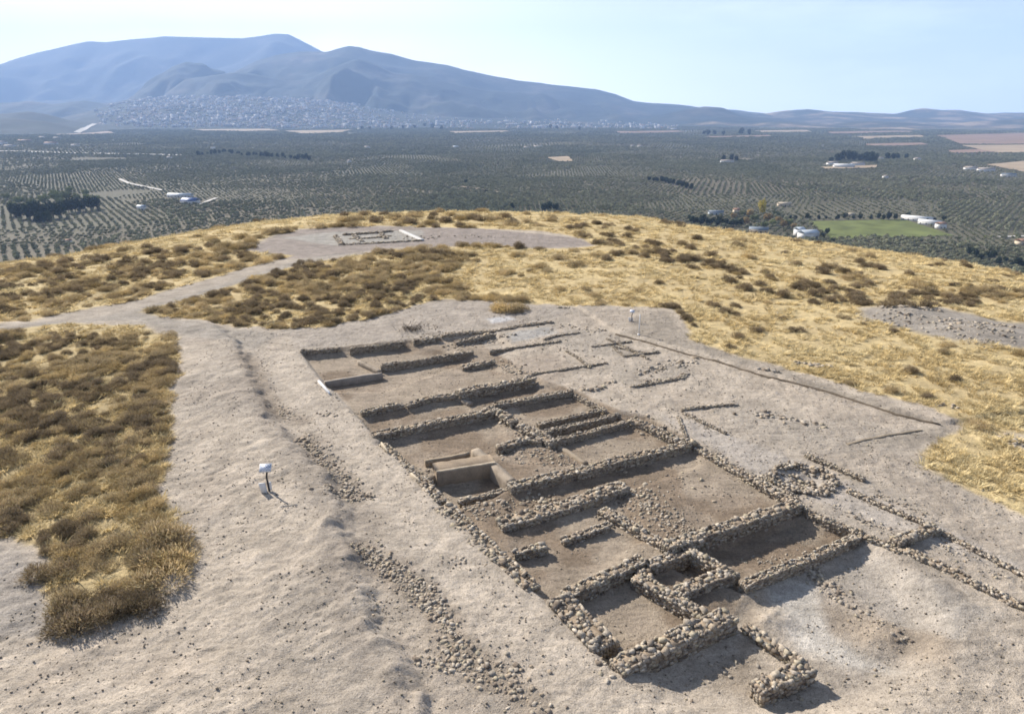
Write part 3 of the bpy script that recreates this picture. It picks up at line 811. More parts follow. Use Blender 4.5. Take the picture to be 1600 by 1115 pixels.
# ------------------------------------------------------------------ foliage prototypes
def crown_mesh(name, m, R_, Hc, z0, n, leaf, seed, lobes=6, flatb=.5, cols=(.75, 1.25)):
    q = np.random.default_rng(seed)
    L = [(0, 0, Hc * .45, .62)] + [(.5 * math.cos(a), .5 * math.sin(a), Hc * q.uniform(.3, .65), q.uniform(.38, .55)) for a in q.uniform(0, 6.3, lobes)]
    P, NN = [], []
    while len(P) < n:
        l = L[q.integers(len(L))]
        d = q.normal(size=3); d /= np.linalg.norm(d)
        rr = l[3] * q.uniform(.72, 1.05)
        p = np.array([l[0] + d[0] * rr, l[1] + d[1] * rr, l[2] / Hc + d[2] * rr * .8])
        if p[2] < 0.02: continue
        P.append([p[0] * R_, p[1] * R_, z0 + p[2] * Hc]); NN.append(d)
    P = np.array(P); NN = np.array(NN) + q.normal(size=(n, 3)) * .5
    NN /= np.linalg.norm(NN, axis=1)[:, None]
    A = np.cross(NN, q.normal(size=(n, 3))); A /= np.linalg.norm(A, axis=1)[:, None]; B = np.cross(NN, A)
    s = leaf * q.uniform(.6, 1.3, (n, 1))
    V = np.stack([P - A * s - B * s * .6, P + A * s - B * s * .5, P + A * s * .3 + B * s], 1).reshape(-1, 3)
    c = np.repeat(q.uniform(cols[0], cols[1], n), 3)[:, None] * np.ones((1, 3))
    return V, np.arange(3 * n).reshape(-1, 3), c

def tree_meshes(kind, seed, m, Rr, Hh, trunk, n, leaf):
    V, F3, c = crown_mesh('crown', m, Rr, Hh, trunk, n, leaf, seed)
    crown = mesh_np('crown', V, F3, [m], {'Col': c})
    mb = MB(); q = random.Random(seed)
    top = np.array([q.uniform(-.2, .2), q.uniform(-.2, .2), trunk + Hh * .35])
    tube(mb, [(0, 0, -.6), (0, 0, trunk * .6), tuple(top)], [trunk * .16 + .12, trunk * .11 + .08, .08], 7)
    for k in range(3):
        a = q.uniform(0, 6.3)
        tube(mb, [(0, 0, trunk * .6), (math.cos(a) * Rr * .3, math.sin(a) * Rr * .3, trunk + Hh * .15), (math.cos(a) * Rr * .55, math.sin(a) * Rr * .55, trunk + Hh * .45)], [.12, .09, .04], 5)
    return crown, mb.mesh('trunk', [M_bark])

OL = [tree_meshes('olive', s, M_olive, 2.3, 3.1, .9, 420, .34) for s in (1, 2, 3, 4)]
PN = [tree_meshes('pine', s, M_pine, 4.2, 8.5, 1.6, 700, .6) for s in (11, 12)]
BU = [tree_meshes('bush', s, M_bush, 3.6, 4.5, .6, 420, .5) for s in (21, 22)]
YE = [tree_meshes('poplar', s, M_yellow, 3.2, 9, 1.6, 560, .5) for s in (31,)]
AU = [tree_meshes('autumn', s, M_autumn, 3.4, 5, 1.2, 420, .5) for s in (41,)]

def tree(name, pr, x, y, z, s, rz, label, cat='tree', group=None):
    t = empty(name, (x, y, z), rz); t.scale = (s, s, s * rnd.uniform(.9, 1.12)); tag(t, label, cat, group)
    add('crown', pr[0], t); add('trunk', pr[1], t)
    return t

# GN instancing of prototypes kept in collections that are not part of the scene
def proto_collection(name, meshes):
    c = bpy.data.collections.new(name)
    for i, me in enumerate(meshes):
        o = bpy.data.objects.new(f'{name}_variant', me); c.objects.link(o)
    return c

def scatter(name, label, cat, P, rot, scl, coll, kind='stuff'):
    me = bpy.data.meshes.new(name); n = len(P)
    me.vertices.add(n); me.vertices.foreach_set('co', np.asarray(P, np.float32).ravel())
    a = me.attributes.new('rz', 'FLOAT_VECTOR', 'POINT'); a.data.foreach_set('vector', np.asarray(rot, np.float32).ravel())
    a = me.attributes.new('sc', 'FLOAT_VECTOR', 'POINT'); a.data.foreach_set('vector', np.asarray(scl, np.float32).ravel())
    o = add(name, me); tag(o, label, cat, kind=kind)
    ng = bpy.data.node_groups.new(name + '_nodes', 'GeometryNodeTree')
    ng.interface.new_socket('Geometry', in_out='INPUT', socket_type='NodeSocketGeometry')
    ng.interface.new_socket('Geometry', in_out='OUTPUT', socket_type='NodeSocketGeometry')
    N = ng.nodes.new; L = ng.links.new
    gi = N('NodeGroupInput'); go = N('NodeGroupOutput')
    ci = N('GeometryNodeCollectionInfo'); ci.inputs['Collection'].default_value = coll
    ci.inputs['Separate Children'].default_value = True; ci.inputs['Reset Children'].default_value = True
    ip = N('GeometryNodeInstanceOnPoints'); ip.inputs['Pick Instance'].default_value = True
    r_ = N('GeometryNodeInputNamedAttribute'); r_.data_type = 'FLOAT_VECTOR'; r_.inputs['Name'].default_value = 'rz'
    s_ = N('GeometryNodeInputNamedAttribute'); s_.data_type = 'FLOAT_VECTOR'; s_.inputs['Name'].default_value = 'sc'
    e2 = N('FunctionNodeEulerToRotation'); L(r_.outputs['Attribute'], e2.inputs[0])
    mp = N('GeometryNodeMeshToPoints')
    L(gi.outputs[0], mp.inputs['Mesh']); L(mp.outputs[0], ip.inputs['Points'])
    L(ci.outputs[0], ip.inputs['Instance']); L(e2.outputs[0], ip.inputs['Rotation']); L(s_.outputs['Attribute'], ip.inputs['Scale'])
    L(ip.outputs[0], go.inputs[0])
    md = o.modifiers.new('scatter', 'NODES'); md.node_group = ng
    return o

# --- olive groves: parcels with their own row direction
seeds = []
for r0, r1, nn in ((330, 1100, 38), (1100, 2200, 78), (2200, 4200, 124), (4200, 6300, 100)):
    for _ in range(nn):
        rr = math.sqrt(rnd.uniform(r0 * r0, r1 * r1)); a = rnd.uniform(-.9, .9)
        seeds.append((rr * math.sin(a), rr * math.cos(a)))
S = np.array(seeds)
OP = []
for i, (sx_, sy_) in enumerate(seeds):
    dist = math.hypot(sx_, sy_)
    dd = np.sort(np.hypot(S[:, 0] - sx_, S[:, 1] - sy_))
    Rp = dd[min(5, len(dd) - 1)] * 1.05
    ang = rnd.choice([.25, -.35, .9, -.9, 1.3, .05, .6]) + rnd.uniform(-.12, .12)
    sp_ = rnd.uniform(6.8, 9.6) * (1.0 if dist < 2400 else (1.4 if dist < 3800 else 2.0))
    ra = sp_ * rnd.uniform(.92, 1.12); size = rnd.uniform(.75, 1.2)
    n = int(Rp / sp_) + 1
    u, v = np.meshgrid(np.arange(-n, n + 1) * sp_, np.arange(-n, n + 1) * ra); u = u.ravel(); v = v.ravel()
    u = u + rng.normal(size=u.size) * .42; v = v + rng.normal(size=u.size) * .42
    x_ = sx_ + u * math.cos(ang) - v * math.sin(ang); y_ = sy_ + u * math.sin(ang) + v * math.cos(ang)
    k = (np.hypot(x_ - sx_, y_ - sy_) < Rp) & (np.abs(x_) < y_ * 1.02 + 60) & (rng.random(u.size) > rnd.choice([.03, .06, .12, .25]))
    x_, y_ = x_[k], y_[k]
    if len(x_) == 0: continue
    near_ = np.argmin((x_[:, None] - S[None, :, 0]) ** 2 + (y_[:, None] - S[None, :, 1]) ** 2, 1)
    x_, y_ = x_[near_ == i], y_[near_ == i]
    OP.append(np.column_stack([x_, y_, np.full(len(x_), size * (1 if dist < 2400 else (1.3 if dist < 3800 else 1.8)))]))
OP = np.concatenate(OP)
rr = np.hypot(OP[:, 0], OP[:, 1]); th = np.arctan2(OP[:, 0], OP[:, 1])
vis = np.zeros(len(OP), bool)
zp = height(OP[:, 0], OP[:, 1])
# only those the hill crest leaves in view
crest_t = np.interp(th, [math.atan2(*G(a, b)[:2]) for a, b in SIL], [H / math.hypot(*G(a, b)[:2]) for a, b in SIL])
vis = (H - zp - 4) / rr < crest_t * 1.02
ex = np.zeros(len(OP), bool)
for P in EXCL: ex |= inside(P, OP[:, 0], OP[:, 1])
k = vis & ~ex & (zp < -60) & (rr < 6400)
OP = OP[k]; zp = zp[k]; rr = rr[k]
order = np.argsort(rr)
OP = OP[order]; zp = zp[order]; rr = rr[order]
NI = 300
infr = np.abs((OP[:, 0] / (OP[:, 1])) * F / 1.0) < 760
first = np.where(infr)[0][:NI]
fs = set(first.tolist())
for i in first:
    left = OP[i, 0] < 0
    tree('olive_tree', OL[i % 4], OP[i, 0], OP[i, 1], zp[i], OP[i, 2] * rnd.uniform(.85, 1.2), rnd.uniform(0, 6.28),
         'round grey-green olive tree in the rows below the left side of the hill' if left else 'round grey-green olive tree in the rows below the right side of the hill', 'olive tree',
         'nearest olive trees on the left' if left else 'nearest olive trees on the right')
rest = np.array([i for i in range(len(OP)) if i not in fs])
def merged_tree(me_c, me_t, step):
    V = np.array([v.co[:] for v in me_c.vertices]); nfa = len(me_c.polygons); keep = np.arange(0, nfa, step)
    idx = (keep[:, None] * 3 + np.arange(3)[None]).ravel()
    at = np.zeros(len(me_c.vertices) * 4, np.float32); me_c.attributes['Col'].data.foreach_get('color', at); at = at.reshape(-1, 4)[:, :3]
    W_ = V[idx].reshape(-1, 3, 3); c0 = W_.mean(1, keepdims=True); W_ = (c0 + (W_ - c0) * math.sqrt(step) * .95).reshape(-1, 3)
    return mesh_np('olive', W_, np.arange(len(W_)).reshape(-1, 3), [me_c.materials[0]], {'Col': at[idx]})
oc = proto_collection('olive_variants', [merged_tree(a, b, 4) for a, b in OL])
sc_ = OP[rest, 2] * rng.uniform(.6, 1.35, len(rest))
scatter('olive_grove', 'endless rows of grey-green olive trees covering the plain', 'olive grove',
        np.column_stack([OP[rest, 0], OP[rest, 1], zp[rest]]), np.column_stack([np.zeros(len(rest)), np.zeros(len(rest)), rng.uniform(0, 6.28, len(rest))]),
        np.column_stack([sc_, sc_, sc_ * .9]), oc)
print('olives', len(OP))

# --- other trees on the plain
def tp(px, py): return Gplain(px, py)
for (a, b, s) in [(22, 338, 1.0), (34, 342, 1.15), (48, 343, 1.2), (60, 344, 1.25), (72, 343, 1.2), (84, 341, 1.2), (96, 340, 1.1), (108, 333, 1.0), (118, 331, 1.1), (130, 330, 1.15), (142, 328, 1.1), (152, 326, .95), (62, 350, .9), (75, 350, .9)]:
    tree('dark_tree', PN[int(a) % 2], *tp(a, b), s * 1.75, rnd.uniform(0, 6), 'dark dense tree in the clump on the left plain below the light green bushes', 'tree', 'dark tree clump on the left')
for (a, b, s) in [(10, 312, 1), (30, 318, 1.2), (50, 322, 1.3), (70, 318, 1.4), (88, 314, 1.4), (104, 312, 1.4), (120, 314, 1.3), (136, 315, 1.2), (150, 316, 1.1), (44, 328, 1.1), (96, 322, 1.2), (112, 324, 1.1), (20, 326, 1), (135, 305, 1.1), (110, 302, 1.2), (85, 305, 1.0)]:
    tree('green_bush', BU[int(a) % 2], *tp(a, b), s * 1.8, rnd.uniform(0, 6), 'light green bushy tree among olives behind the dark clump on the left', 'bush', 'light green bushes on the left')
for (a, b, s) in [(1298, 256, 1.3), (1308, 253, 1.7), (1317, 252, 1.9), (1326, 252, 1.9), (1335, 252, 1.9), (1344, 253, 1.7), (1352, 254, 2.0), (1360, 255, 1.9), (1366, 254, 1.6)]:
    tree('dark_tree', PN[int(a) % 2], *tp(a, b), s * 1.4, rnd.uniform(0, 6), 'dark tree in the clump behind the large white farm', 'tree', 'dark trees at the large white farm')
for i, (a, b, s) in enumerate([(1386, 250, 1.7), (1394, 250, 1.5), (1401, 249, 1.5), (1416, 249, 1.3), (1130, 253, 1.5), (1142, 252, 1.6), (1150, 252, 1.2)]):
    tree('dark_tree', PN[i % 2], *tp(a, b), s * 1.2, rnd.uniform(0, 6), 'dark tree standing apart right of the farm clump' if i < 4 else 'dark tree by the long low pale barn', 'tree', 'dark trees right of the farm' if i < 4 else 'dark trees at the low barn')
for (a, b, s) in [(1106, 212, 2), (1116, 211, 1.6), (1130, 212, 1.5), (1158, 211, 2.4), (1170, 212, 1.8), (1100, 211, 1.4)]:
    tree('dark_tree', PN[int(a) % 2], *tp(a, b), s * 1.9, rnd.uniform(0, 6), 'distant dark tree of the line on the horizon side right of centre', 'tree', 'far dark trees right of centre')
for (a, b, s) in [(566, 203, 1.6), (578, 203, 1.4), (612, 203, 1.5), (630, 202, 1.6), (648, 201, 1.8), (664, 200, 2.2), (676, 201, 2.2), (690, 203, 1.8), (860, 201, 1.8), (870, 202, 1.6), (905, 204, 1.5)]:
    tree('dark_tree', PN[int(a) % 2], *tp(a, b), s * 1.9, rnd.uniform(0, 6), 'distant dark tree beside the warehouses in front of the town', 'tree', 'far dark trees below the town')
for (a, b, s) in [(312 + 5.2 * k + rnd.uniform(-3, 3), 244 - 4 * math.sin(min(1, k / 14) * 3.14) + (k > 14) * (k - 14) * .35 + rnd.uniform(-1.2, 1.2), rnd.uniform(.7, 1.35)) for k in range(34)]:
    tree('dark_tree', PN[int(a) % 2], *tp(a, b), s * 1.4, rnd.uniform(0, 6), 'dark tree in the long streamside line right of the pale water tower', 'tree', 'dark trees along the stream')
for (a, b, s) in [(1014, 283, 1), (1021, 284, .9), (1026, 285, 1.1), (1034, 285, 1.2), (1040, 286, 1.3), (1046, 288, 1.2), (1052, 289, 1.1), (1060, 291, 1.2), (1066, 293, 1.2), (1073, 295, 1.3), (1080, 297, 1.2), (760, 303, .8), (728, 287, .9), (800, 327, 1), (858, 330, 1.3), (868, 331, 1.2), (850, 331, 1.1)]:
    tree('dark_tree', PN[int(a) % 2], *tp(a, b), s * .95, rnd.uniform(0, 6), 'dark green tree among the olives behind the hill crest in the middle' , 'tree', 'dark trees among middle olives')
tree('yellow_poplar', YE[0], *tp(1189, 336), 1.9, 0, 'bright yellow autumn poplar just behind the hill crest', 'tree')
for (a, b, s, k) in [(1160, 338, 1, 0), (1172, 340, 1.1, 1), (1178, 346, 1.1, 0), (1200, 346, 1.2, 1), (1208, 352, 1, 0), (1216, 350, 1.1, 1), (1224, 356, 1, 1), (1232, 352, 1, 0), (1165, 352, 1, 1), (1155, 350, .9, 0), (1194, 356, .9, 0), (1240, 358, .8, 1), (1146, 344, 1, 1), (1212, 338, 1, 0)]:
    tree('autumn_tree', (AU[0] if k else BU[0]), *tp(a, b), s * 1.45, rnd.uniform(0, 6), 'brown-orange autumn tree in the garden around the yellow poplar' if k else 'green bushy tree in the garden around the yellow poplar', 'tree', 'autumn garden trees' if k else 'green garden trees')
for (a, b, s) in [(1292, 366, .9), (1284, 374, .9), (1300, 380, .8), (1275, 380, .7), (1448, 348, .7), (1460, 347, .8), (1474, 346, .9), (1440, 346, .6)]:
    tree('dark_tree', PN[int(a) % 2], *tp(a, b), s * .75, rnd.uniform(0, 6), 'small dark tree by the pale-roofed house' if a < 1350 else 'small dark tree by the white sheds of the green field', 'tree', 'dark trees at the pale-roofed house' if a < 1350 else 'dark trees at the white sheds')
for i in range(16):
    a = 1076 + i * 5.4 + rnd.uniform(-2, 2); b = 350 + i * .35 + rnd.uniform(-2.5, 1)
    tree('dark_tree', PN[i % 2], *tp(a, b), rnd.uniform(.7, 1.15), rnd.uniform(0, 6), 'dark tree in the black hedge just behind the crest under the grey-roofed shed', 'tree', 'dark hedge behind the crest')
for i in range(12):
    a = 1515 + i * 9 + rnd.uniform(-3, 3); b = 402 + i * 1.6 + rnd.uniform(-5, 5)
    tree('dark_tree', PN[i % 2], *tp(a, b), rnd.uniform(.55, .95), rnd.uniform(0, 6), 'large dark tree among the olives below the right end of the hill', 'tree', 'dark trees below the right end of the hill')
for i in range(22):
    a = 1300 + i * 14 + rnd.uniform(-5, 5); b = 374 - max(0, (a - 1480)) * .02 + rnd.uniform(-.4, .4)
    tree('green_bush', BU[i % 2], *tp(a, b), rnd.uniform(.3, .85), rnd.uniform(0, 6), 'rounded bush of the hedge along the near edge of the green field', 'bush', 'hedge along the green field')
for i in range(18):
    a = 1236 + i * 11 + rnd.uniform(-5, 5); b = 343.5 + rnd.uniform(-1., .5)
    tree('dark_tree', PN[i % 2], *tp(a, b), rnd.uniform(.45, 1.0), rnd.uniform(0, 6), 'dark tree in the row along the far edge of the green field', 'tree', 'tree row beyond the green field')

# ------------------------------------------------------------------ stones
def stone_variant(seed):
    q = np.random.default_rng(seed)
    g = [-1, 0, 1]; V = []; ids = {}
    for a in g:
        for b in g:
            for c in g:
                if max(abs(a), abs(b), abs(c)) == 1:
                    ids[(a, b, c)] = len(V); V.append((a, b, c))
    V = np.array(V, float); Fc = []
    for ax in range(3):
        for s in (-1, 1):
            o = [i for i in range(3) if i != ax]
            for a in (-1, 0):
                for b in (-1, 0):
                    qd = []
                    for (da, db) in ((0, 0), (1, 0), (1, 1), (0, 1)):
                        p = [0, 0, 0]; p[ax] = s; p[o[0]] = a + da; p[o[1]] = b + db; qd.append(ids[tuple(p)])
                    sgn = s * (1 if ax != 1 else -1)
                    Fc.append(qd if sgn > 0 else qd[::-1])
    ln = np.linalg.norm(V, axis=1)[:, None]
    V = V / ln ** .28
    V *= .5 * (1 + q.normal(size=V.shape) * .17)
    # shear a couple of planes off
    for _ in range(6):
        n = q.normal(size=3); n /= np.linalg.norm(n); d = q.uniform(.34, .48)
        t = V @ n; V -= np.where(t > d, t - d, 0)[:, None] * n
    return V, np.array(Fc)
def block_variant(seed):
    q = np.random.default_rng(seed)
    V = np.array([[-1, -1, -1], [1, -1, -1], [1, 1, -1], [-1, 1, -1], [-1, -1, 1], [1, -1, 1], [1, 1, 1], [-1, 1, 1]], float) * .46
    V = V * (1 + q.normal(size=V.shape) * .20); V[4:, :2] *= q.uniform(.72, 1.0)
    return V, BOXF.copy()
SV = [stone_variant(i) if i % 4 == 3 else block_variant(900 + i) for i in range(24)]
STONE_COLS = np.array([(.44, .37, .29), (.50, .43, .34), (.34, .28, .22), (.58, .50, .40), (.46, .37, .27), (.25, .20, .155), (.40, .35, .29), (.48, .41, .30)])
def stone_color(q=None):
    q = q or rnd
    c = STONE_COLS[q.randrange(len(STONE_COLS))] * q.uniform(.78, 1.15)
    return c
def put_stone(mb, x, y, z, l, w, h, rz, tilt=.15, c=None, q=None):
    q = q or rnd
    V, Fc = SV[q.randrange(len(SV))]
    V = V * [l, w, h]
    tx, ty = q.gauss(0, tilt), q.gauss(0, tilt)
    cx_, sx_ = math.cos(tx), math.sin(tx); cy_, sy_ = math.cos(ty), math.sin(ty); cz, sz = math.cos(rz), math.sin(rz)
    Rx = np.array([[1, 0, 0], [0, cx_, -sx_], [0, sx_, cx_]]); Ry = np.array([[cy_, 0, sy_], [0, 1, 0], [-sy_, 0, cy_]]); Rz = np.array([[cz, -sz, 0], [sz, cz, 0], [0, 0, 1]])
    mb.add(V @ (Rz @ Ry @ Rx).T + [x, y, z], Fc, stone_color(q) if c is None else c)

def resample(P, d):
    out = []; P = [np.asarray(p, float) for p in P]
    for i in range(len(P) - 1):
        n = max(1, int(round(np.linalg.norm(P[i + 1] - P[i]) / d)))
        for k in range(n): out.append(P[i] + (P[i + 1] - P[i]) * k / n)
    out.append(P[-1]); return np.array(out)

EARTH = np.array([.27, .21, .15])
def core(mb, Q, w, zb, zt, wobble=.04, c=EARTH, q=None):
    """strip body along Q with noisy sides and slightly rounded top"""
    T = np.gradient(Q, axis=0); T /= np.linalg.norm(T, axis=1)[:, None] + 1e-9; Nn = np.stack([-T[:, 1], T[:, 0]], 1)
    n = len(Q); prof = [(-1, 0), (-1, .62), (-.97, .975), (0, 1.0), (.97, .975), (1, .62), (1, 0)]
    V = []
    for i in range(n):
        for (a, b) in prof:
            ww = w / 2 * a * (1 + (q.uniform(-1, 1) if a else 0) * wobble * 2)
            z = zb[i] + (zt[i] - zb[i]) * b + (q.uniform(-1, 1) * wobble * .5 if b > .5 else 0)
            V.append([Q[i, 0] + Nn[i, 0] * ww, Q[i, 1] + Nn[i, 1] * ww, z])
    k = len(prof)
    Fq = [[i * k + j, (i + 1) * k + j, (i + 1) * k + j + 1, i * k + j + 1] for i in range(n - 1) for j in range(k - 1)]
    V = np.array(V); base = mb.n
    mb.add(V, np.array(Fq), c)
    for e, s in ((0, 1), (n - 1, -1)):
        f = [[e * k + 0, e * k + 1, e * k + 5, e * k + 6], [e * k + 1, e * k + 2, e * k + 4, e * k + 5]]
        f = [a if s > 0 else a[::-1] for a in f]
        mb.F[4].append(np.array(f) + base)
        t3 = [e * k + 2, e * k + 3, e * k + 4]; mb.F[3].append(np.array([t3 if s > 0 else t3[::-1]]) + base)
    return Nn

def stone_wall(pts, w, zt, ht, label, name='stone_wall', s=.17, style='rubble', group=None, cat='ruined wall', colr=None, tumble=.35):
    s = s * .52; w = w * .92
    q = random.Random(hash(str(pts)) % 100000 if False else int(sum(a * 3.1 + b * 7.7 for a, b in pts)))
    P = [G(a, b, zt)[:2] for a, b in pts]
    Q = resample(P, .16)
    n = len(Q)
    zg = height(Q[:, 0], Q[:, 1])
    nz = np.array([float(v) for v in fbm(Q[:, 0] * .9 + Q[:, 1] * .7, Q[:, 0] * 0 + len(pts), 3, int(w * 1000) % 97)])
    zb = np.minimum(np.full(n, zt - ht), zg) - .05
    top = zt + (nz - .5) * (.12 if style == 'rubble' else .05)
    mb = MB()
    if style == 'mud':
        core(mb, Q, w, zb, top, .012, np.array(colr if colr is not None else (.42, .34, .25)), q)
        me = mb.mesh(name, [M_mud])
        return tag(add(name, me), label, cat, group)
    Nn = core(mb, Q, w - s * .5, zb, top + .0, .05, EARTH * 1.5, q)
    L = np.concatenate([[0], np.cumsum(np.linalg.norm(np.diff(Q, axis=0), axis=1))]); total = L[-1]
    def at(d):
        x_ = np.interp(d, L, Q[:, 0]); y_ = np.interp(d, L, Q[:, 1]); i = min(n - 1, int(np.searchsorted(L, d)))
        return x_, y_, Nn[i], np.interp(d, L, top), np.interp(d, L, zb), math.atan2(-Nn[i][0], Nn[i][1])
    hc = s * .72
    z = 0
    for side in (-1, 1):
        zz = hc * .5
        while zz < ht + .05:
            d = q.uniform(0, s * .6)
            while d < total:
                l = s * (q.uniform(.6, 1.6) if q.random() < .8 else q.uniform(1.6, 2.5)); x_, y_, nn, tz, bz, an = at(min(total, d + l / 2))
                zc = tz - zz + .03
                if zc > bz + .02 and q.random() < .93:
                    off = side * (w / 2 - s * .33 + q.gauss(0, .014))
                    put_stone(mb, x_ + nn[0] * off, y_ + nn[1] * off, zc + q.gauss(0, .015), l * 1.05, s * q.uniform(.7, 1.0), hc * q.uniform(.85, 1.3), an + q.gauss(0, .12), .1, None, q)
                d += l * .97
            zz += hc * q.uniform(.85, 1.0)
    # capping stones
    nt = int(total * w / (s * s) * .85)
    for _ in range(nt):
        d = q.uniform(0, total); x_, y_, nn, tz, bz, an = at(d)
        off = q.uniform(-1, 1) * (w / 2 - s * .3); sz_ = s * (q.uniform(.4, 1.2) if q.random() < .85 else q.uniform(1.2, 1.9))
        put_stone(mb, x_ + nn[0] * off, y_ + nn[1] * off, tz + q.uniform(-.015, .03) , sz_ * q.uniform(.9, 1.4), sz_, sz_ * q.uniform(.45, .8), q.uniform(0, 3.14), .25, None, q)
    # end faces
    for e in (0, total):
        zz = hc * .5
        x_, y_, nn, tz, bz, an = at(e)
        while zz < ht:
            for off in np.arange(-w / 2 + s * .4, w / 2 - s * .2, s * .9):
                put_stone(mb, x_ + nn[0] * off, y_ + nn[1] * off, tz - zz, s, s * .95, hc * 1.1, an + q.gauss(0, .4), .15, None, q)
            zz += hc
    # a few stones tumbled at the foot belong to the wall's ruin
    me = mb.mesh(name, [M_stone])
    return tag(add(name, me), label, cat, group)

W = stone_wall
T0 = .03
# the upper, far end of the dig
W([(470, 548), (500, 546), (531, 543)], .25, T0, .5, 'dark-faced retaining wall at the far left corner of the dig', s=.15)
W([(547, 545), (590, 540), (632, 534)], .22, T0, .42, 'thin long retaining wall right of the far left corner of the dig', s=.13)
W([(646, 531), (665, 529), (684, 526)], .45, .08, .5, 'short rubble wall stub beside the dark dirt heap at the far end', s=.2)
W([(690, 524), (730, 520), (772, 516), (815, 508), (863, 502)], .32, T0 + .04, .45, 'long straight wall at the far top edge of the dig below the white patch', s=.16)
W([(712, 533), (740, 529), (768, 521)], .38, .02, .42, 'short dark rubble wall just in front of the far top wall', s=.2)
W([(560, 563), (577, 571), (594, 579)], .22, -.12, .3, 'low pale cross wall joining two small far rooms', style='mud', colr=(.40, .33, .255))
W([(596, 571), (640, 565), (690, 556), (738, 549)], .25, T0 - .02, .42, 'wall between the far back room and the large square room', s=.15)
W([(722, 572), (748, 568), (770, 563)], .42, .0, .42, 'short dark wall stub right of the large square room', s=.2)
W([(507, 596), (550, 589), (597, 582)], .24, -.02, .42, 'smooth grey block wall nearest the white kerb', style='mud', colr=(.36, .31, .26))
W([(565, 643), (597, 637), (628, 631)], .34, .0, .42, 'short rubble wall left of the doorway gap', s=.17)
W([(636, 631), (652, 627), (670, 622), (714, 615)], .34, .0, .42, 'low rubble wall right of the doorway gap', s=.16)
W([(716, 613), (757, 604), (800, 596), (832, 590)], .5, .1, .55, 'tall dark wall at the corner facing the open stony ground', s=.2)
W([(700, 614), (718, 621), (736, 629)], .28, -.15, .28, 'short pale crossing stub under the tall dark corner wall', style='mud', colr=(.40, .33, .26))
W([(582, 679), (640, 668), (700, 655), (768, 642)], .42, .05, .5, 'long stone wall with black shaded face across the left middle of the dig', s=.18)
W([(772, 632), (830, 622), (893, 610)], .32, .03, .45, 'long narrow wall leading up to the right edge behind the cross wall', s=.15)
W([(762, 636), (785, 646), (803, 658)], .42, .05, .45, 'broken rubble wall running down from the long black-shaded wall', s=.2)
W([(812, 662), (840, 676), (866, 690)], .5, .0, .42, 'wide rubble wall between the rubble pile and the twin walls', s=.2)
W([(866, 692), (890, 706), (916, 723)], .22, -.22, .22, 'low thin mud wall down to the long middle wall', style='mud', colr=(.42, .34, .25))
W([(898, 616), (920, 627), (946, 640)], .2, -.05, .3, 'thin dark-edged side wall at the upper right of the dig', s=.12)
W([(842, 661), (890, 651), (936, 641)], .25, -.08, .35, 'uppermost of three parallel walls with a yellowish mossy face', s=.13)
W([(853, 673), (910, 660), (967, 647)], .25, .0, .42, 'middle one of the three parallel walls', s=.13)
W([(872, 686), (925, 672), (979, 657)], .27, .0, .45, 'lowest of the three parallel walls with bluish black shade', s=.13)
W([(985, 655), (1010, 664), (1036, 676), (1062, 688)], .4, -.02, .35, 'rubble side wall above the right end of the long middle wall', s=.18)
W([(1020, 672), (1044, 665), (1062, 674)], .22, -.05, .3, 'small bent stone setting in the corner above the long middle wall', s=.15)
W([(797, 757), (860, 744), (930, 728), (1000, 711), (1083, 690)], .42, .05, .5, 'longest straight wall crossing the middle of the dig left to right', s=.17)
W([(664, 719), (700, 713), (733, 706)], .16, -.06, .3, 'thin back wall of the small room holding the smooth block', style='mud', colr=(.40, .32, .23))
W([(742, 700), (770, 722), (800, 750)], .36, .0, .42, 'smooth flat-topped mud wall right of the smooth block', style='mud', colr=(.44, .36, .275))
W([(778, 698), (800, 692), (820, 686), (845, 688)], .35, -.04, .4, 'dark heaped rubble wall above the pale cobbled floor', s=.22)
W([(655, 745), (672, 764), (690, 782)], .4, .0, .4, 'narrow rubble side wall left of the smooth block', s=.18)
W([(718, 782), (755, 774), (798, 764)], .22, -.24, .2, 'single line of small stones below the smooth block', s=.16)
W([(782, 816), (830, 804), (880, 789), (930, 772), (975, 756)], .62, .0, .45, 'broad uneven stone wall below the long middle wall', s=.2)
W([(804, 862), (830, 857), (852, 851)], .3, -.02, .38, 'short isolated wall block near the left edge wall', s=.17)
W([(880, 842), (915, 832), (950, 819)], .3, -.1, .32, 'small curved rubble wall in the middle of a brown room', s=.17)
W([(941, 796), (975, 815), (1010, 836), (1038, 853)], .4, -.12, .3, 'low cobbly wall at the left of the scattered-stone room', s=.18)
W([(1040, 852), (1090, 836), (1150, 816), (1200, 800), (1246, 785)], .46, .12, .6, 'big thick wall casting the widest black shadow in the right middle', s=.19)
W([(1090, 697), (1130, 721), (1180, 751), (1240, 785)], .36, -.02, .4, 'right side wall of the largest brown room', s=.16)
W([(884, 928), (925, 910), (965, 892), (1004, 872)], .42, .02, .48, 'black-faced wall on the far side of the lowest room', s=.17)
W([(994, 900), (1030, 920), (1065, 941), (1100, 960)], .42, -.02, .4, 'right side wall of the lowest room', s=.18)
W([(1014, 880), (1048, 868), (1080, 860)], .36, .02, .44, 'short wall behind the small cell beneath the big thick wall', s=.17)
W([(1080, 862), (1112, 880), (1148, 900)], .34, -.02, .4, 'side wall on the right of the small cell', s=.18)
W([(1062, 922), (1100, 906), (1138, 893)], .44, .06, .5, 'front wall of the small cell with a black shadow below', s=.18)
W([(966, 1040), (1015, 1016), (1070, 990), (1140, 957)], .55, .12, .62, 'thick front wall nearest the viewer with a long blue-black shadow', s=.19)
W([(1162, 912), (1210, 893), (1270, 868), (1344, 835)], .3, .0, .42, 'thin straight wall with a sharp black edge beside the grey patch', s=.13)
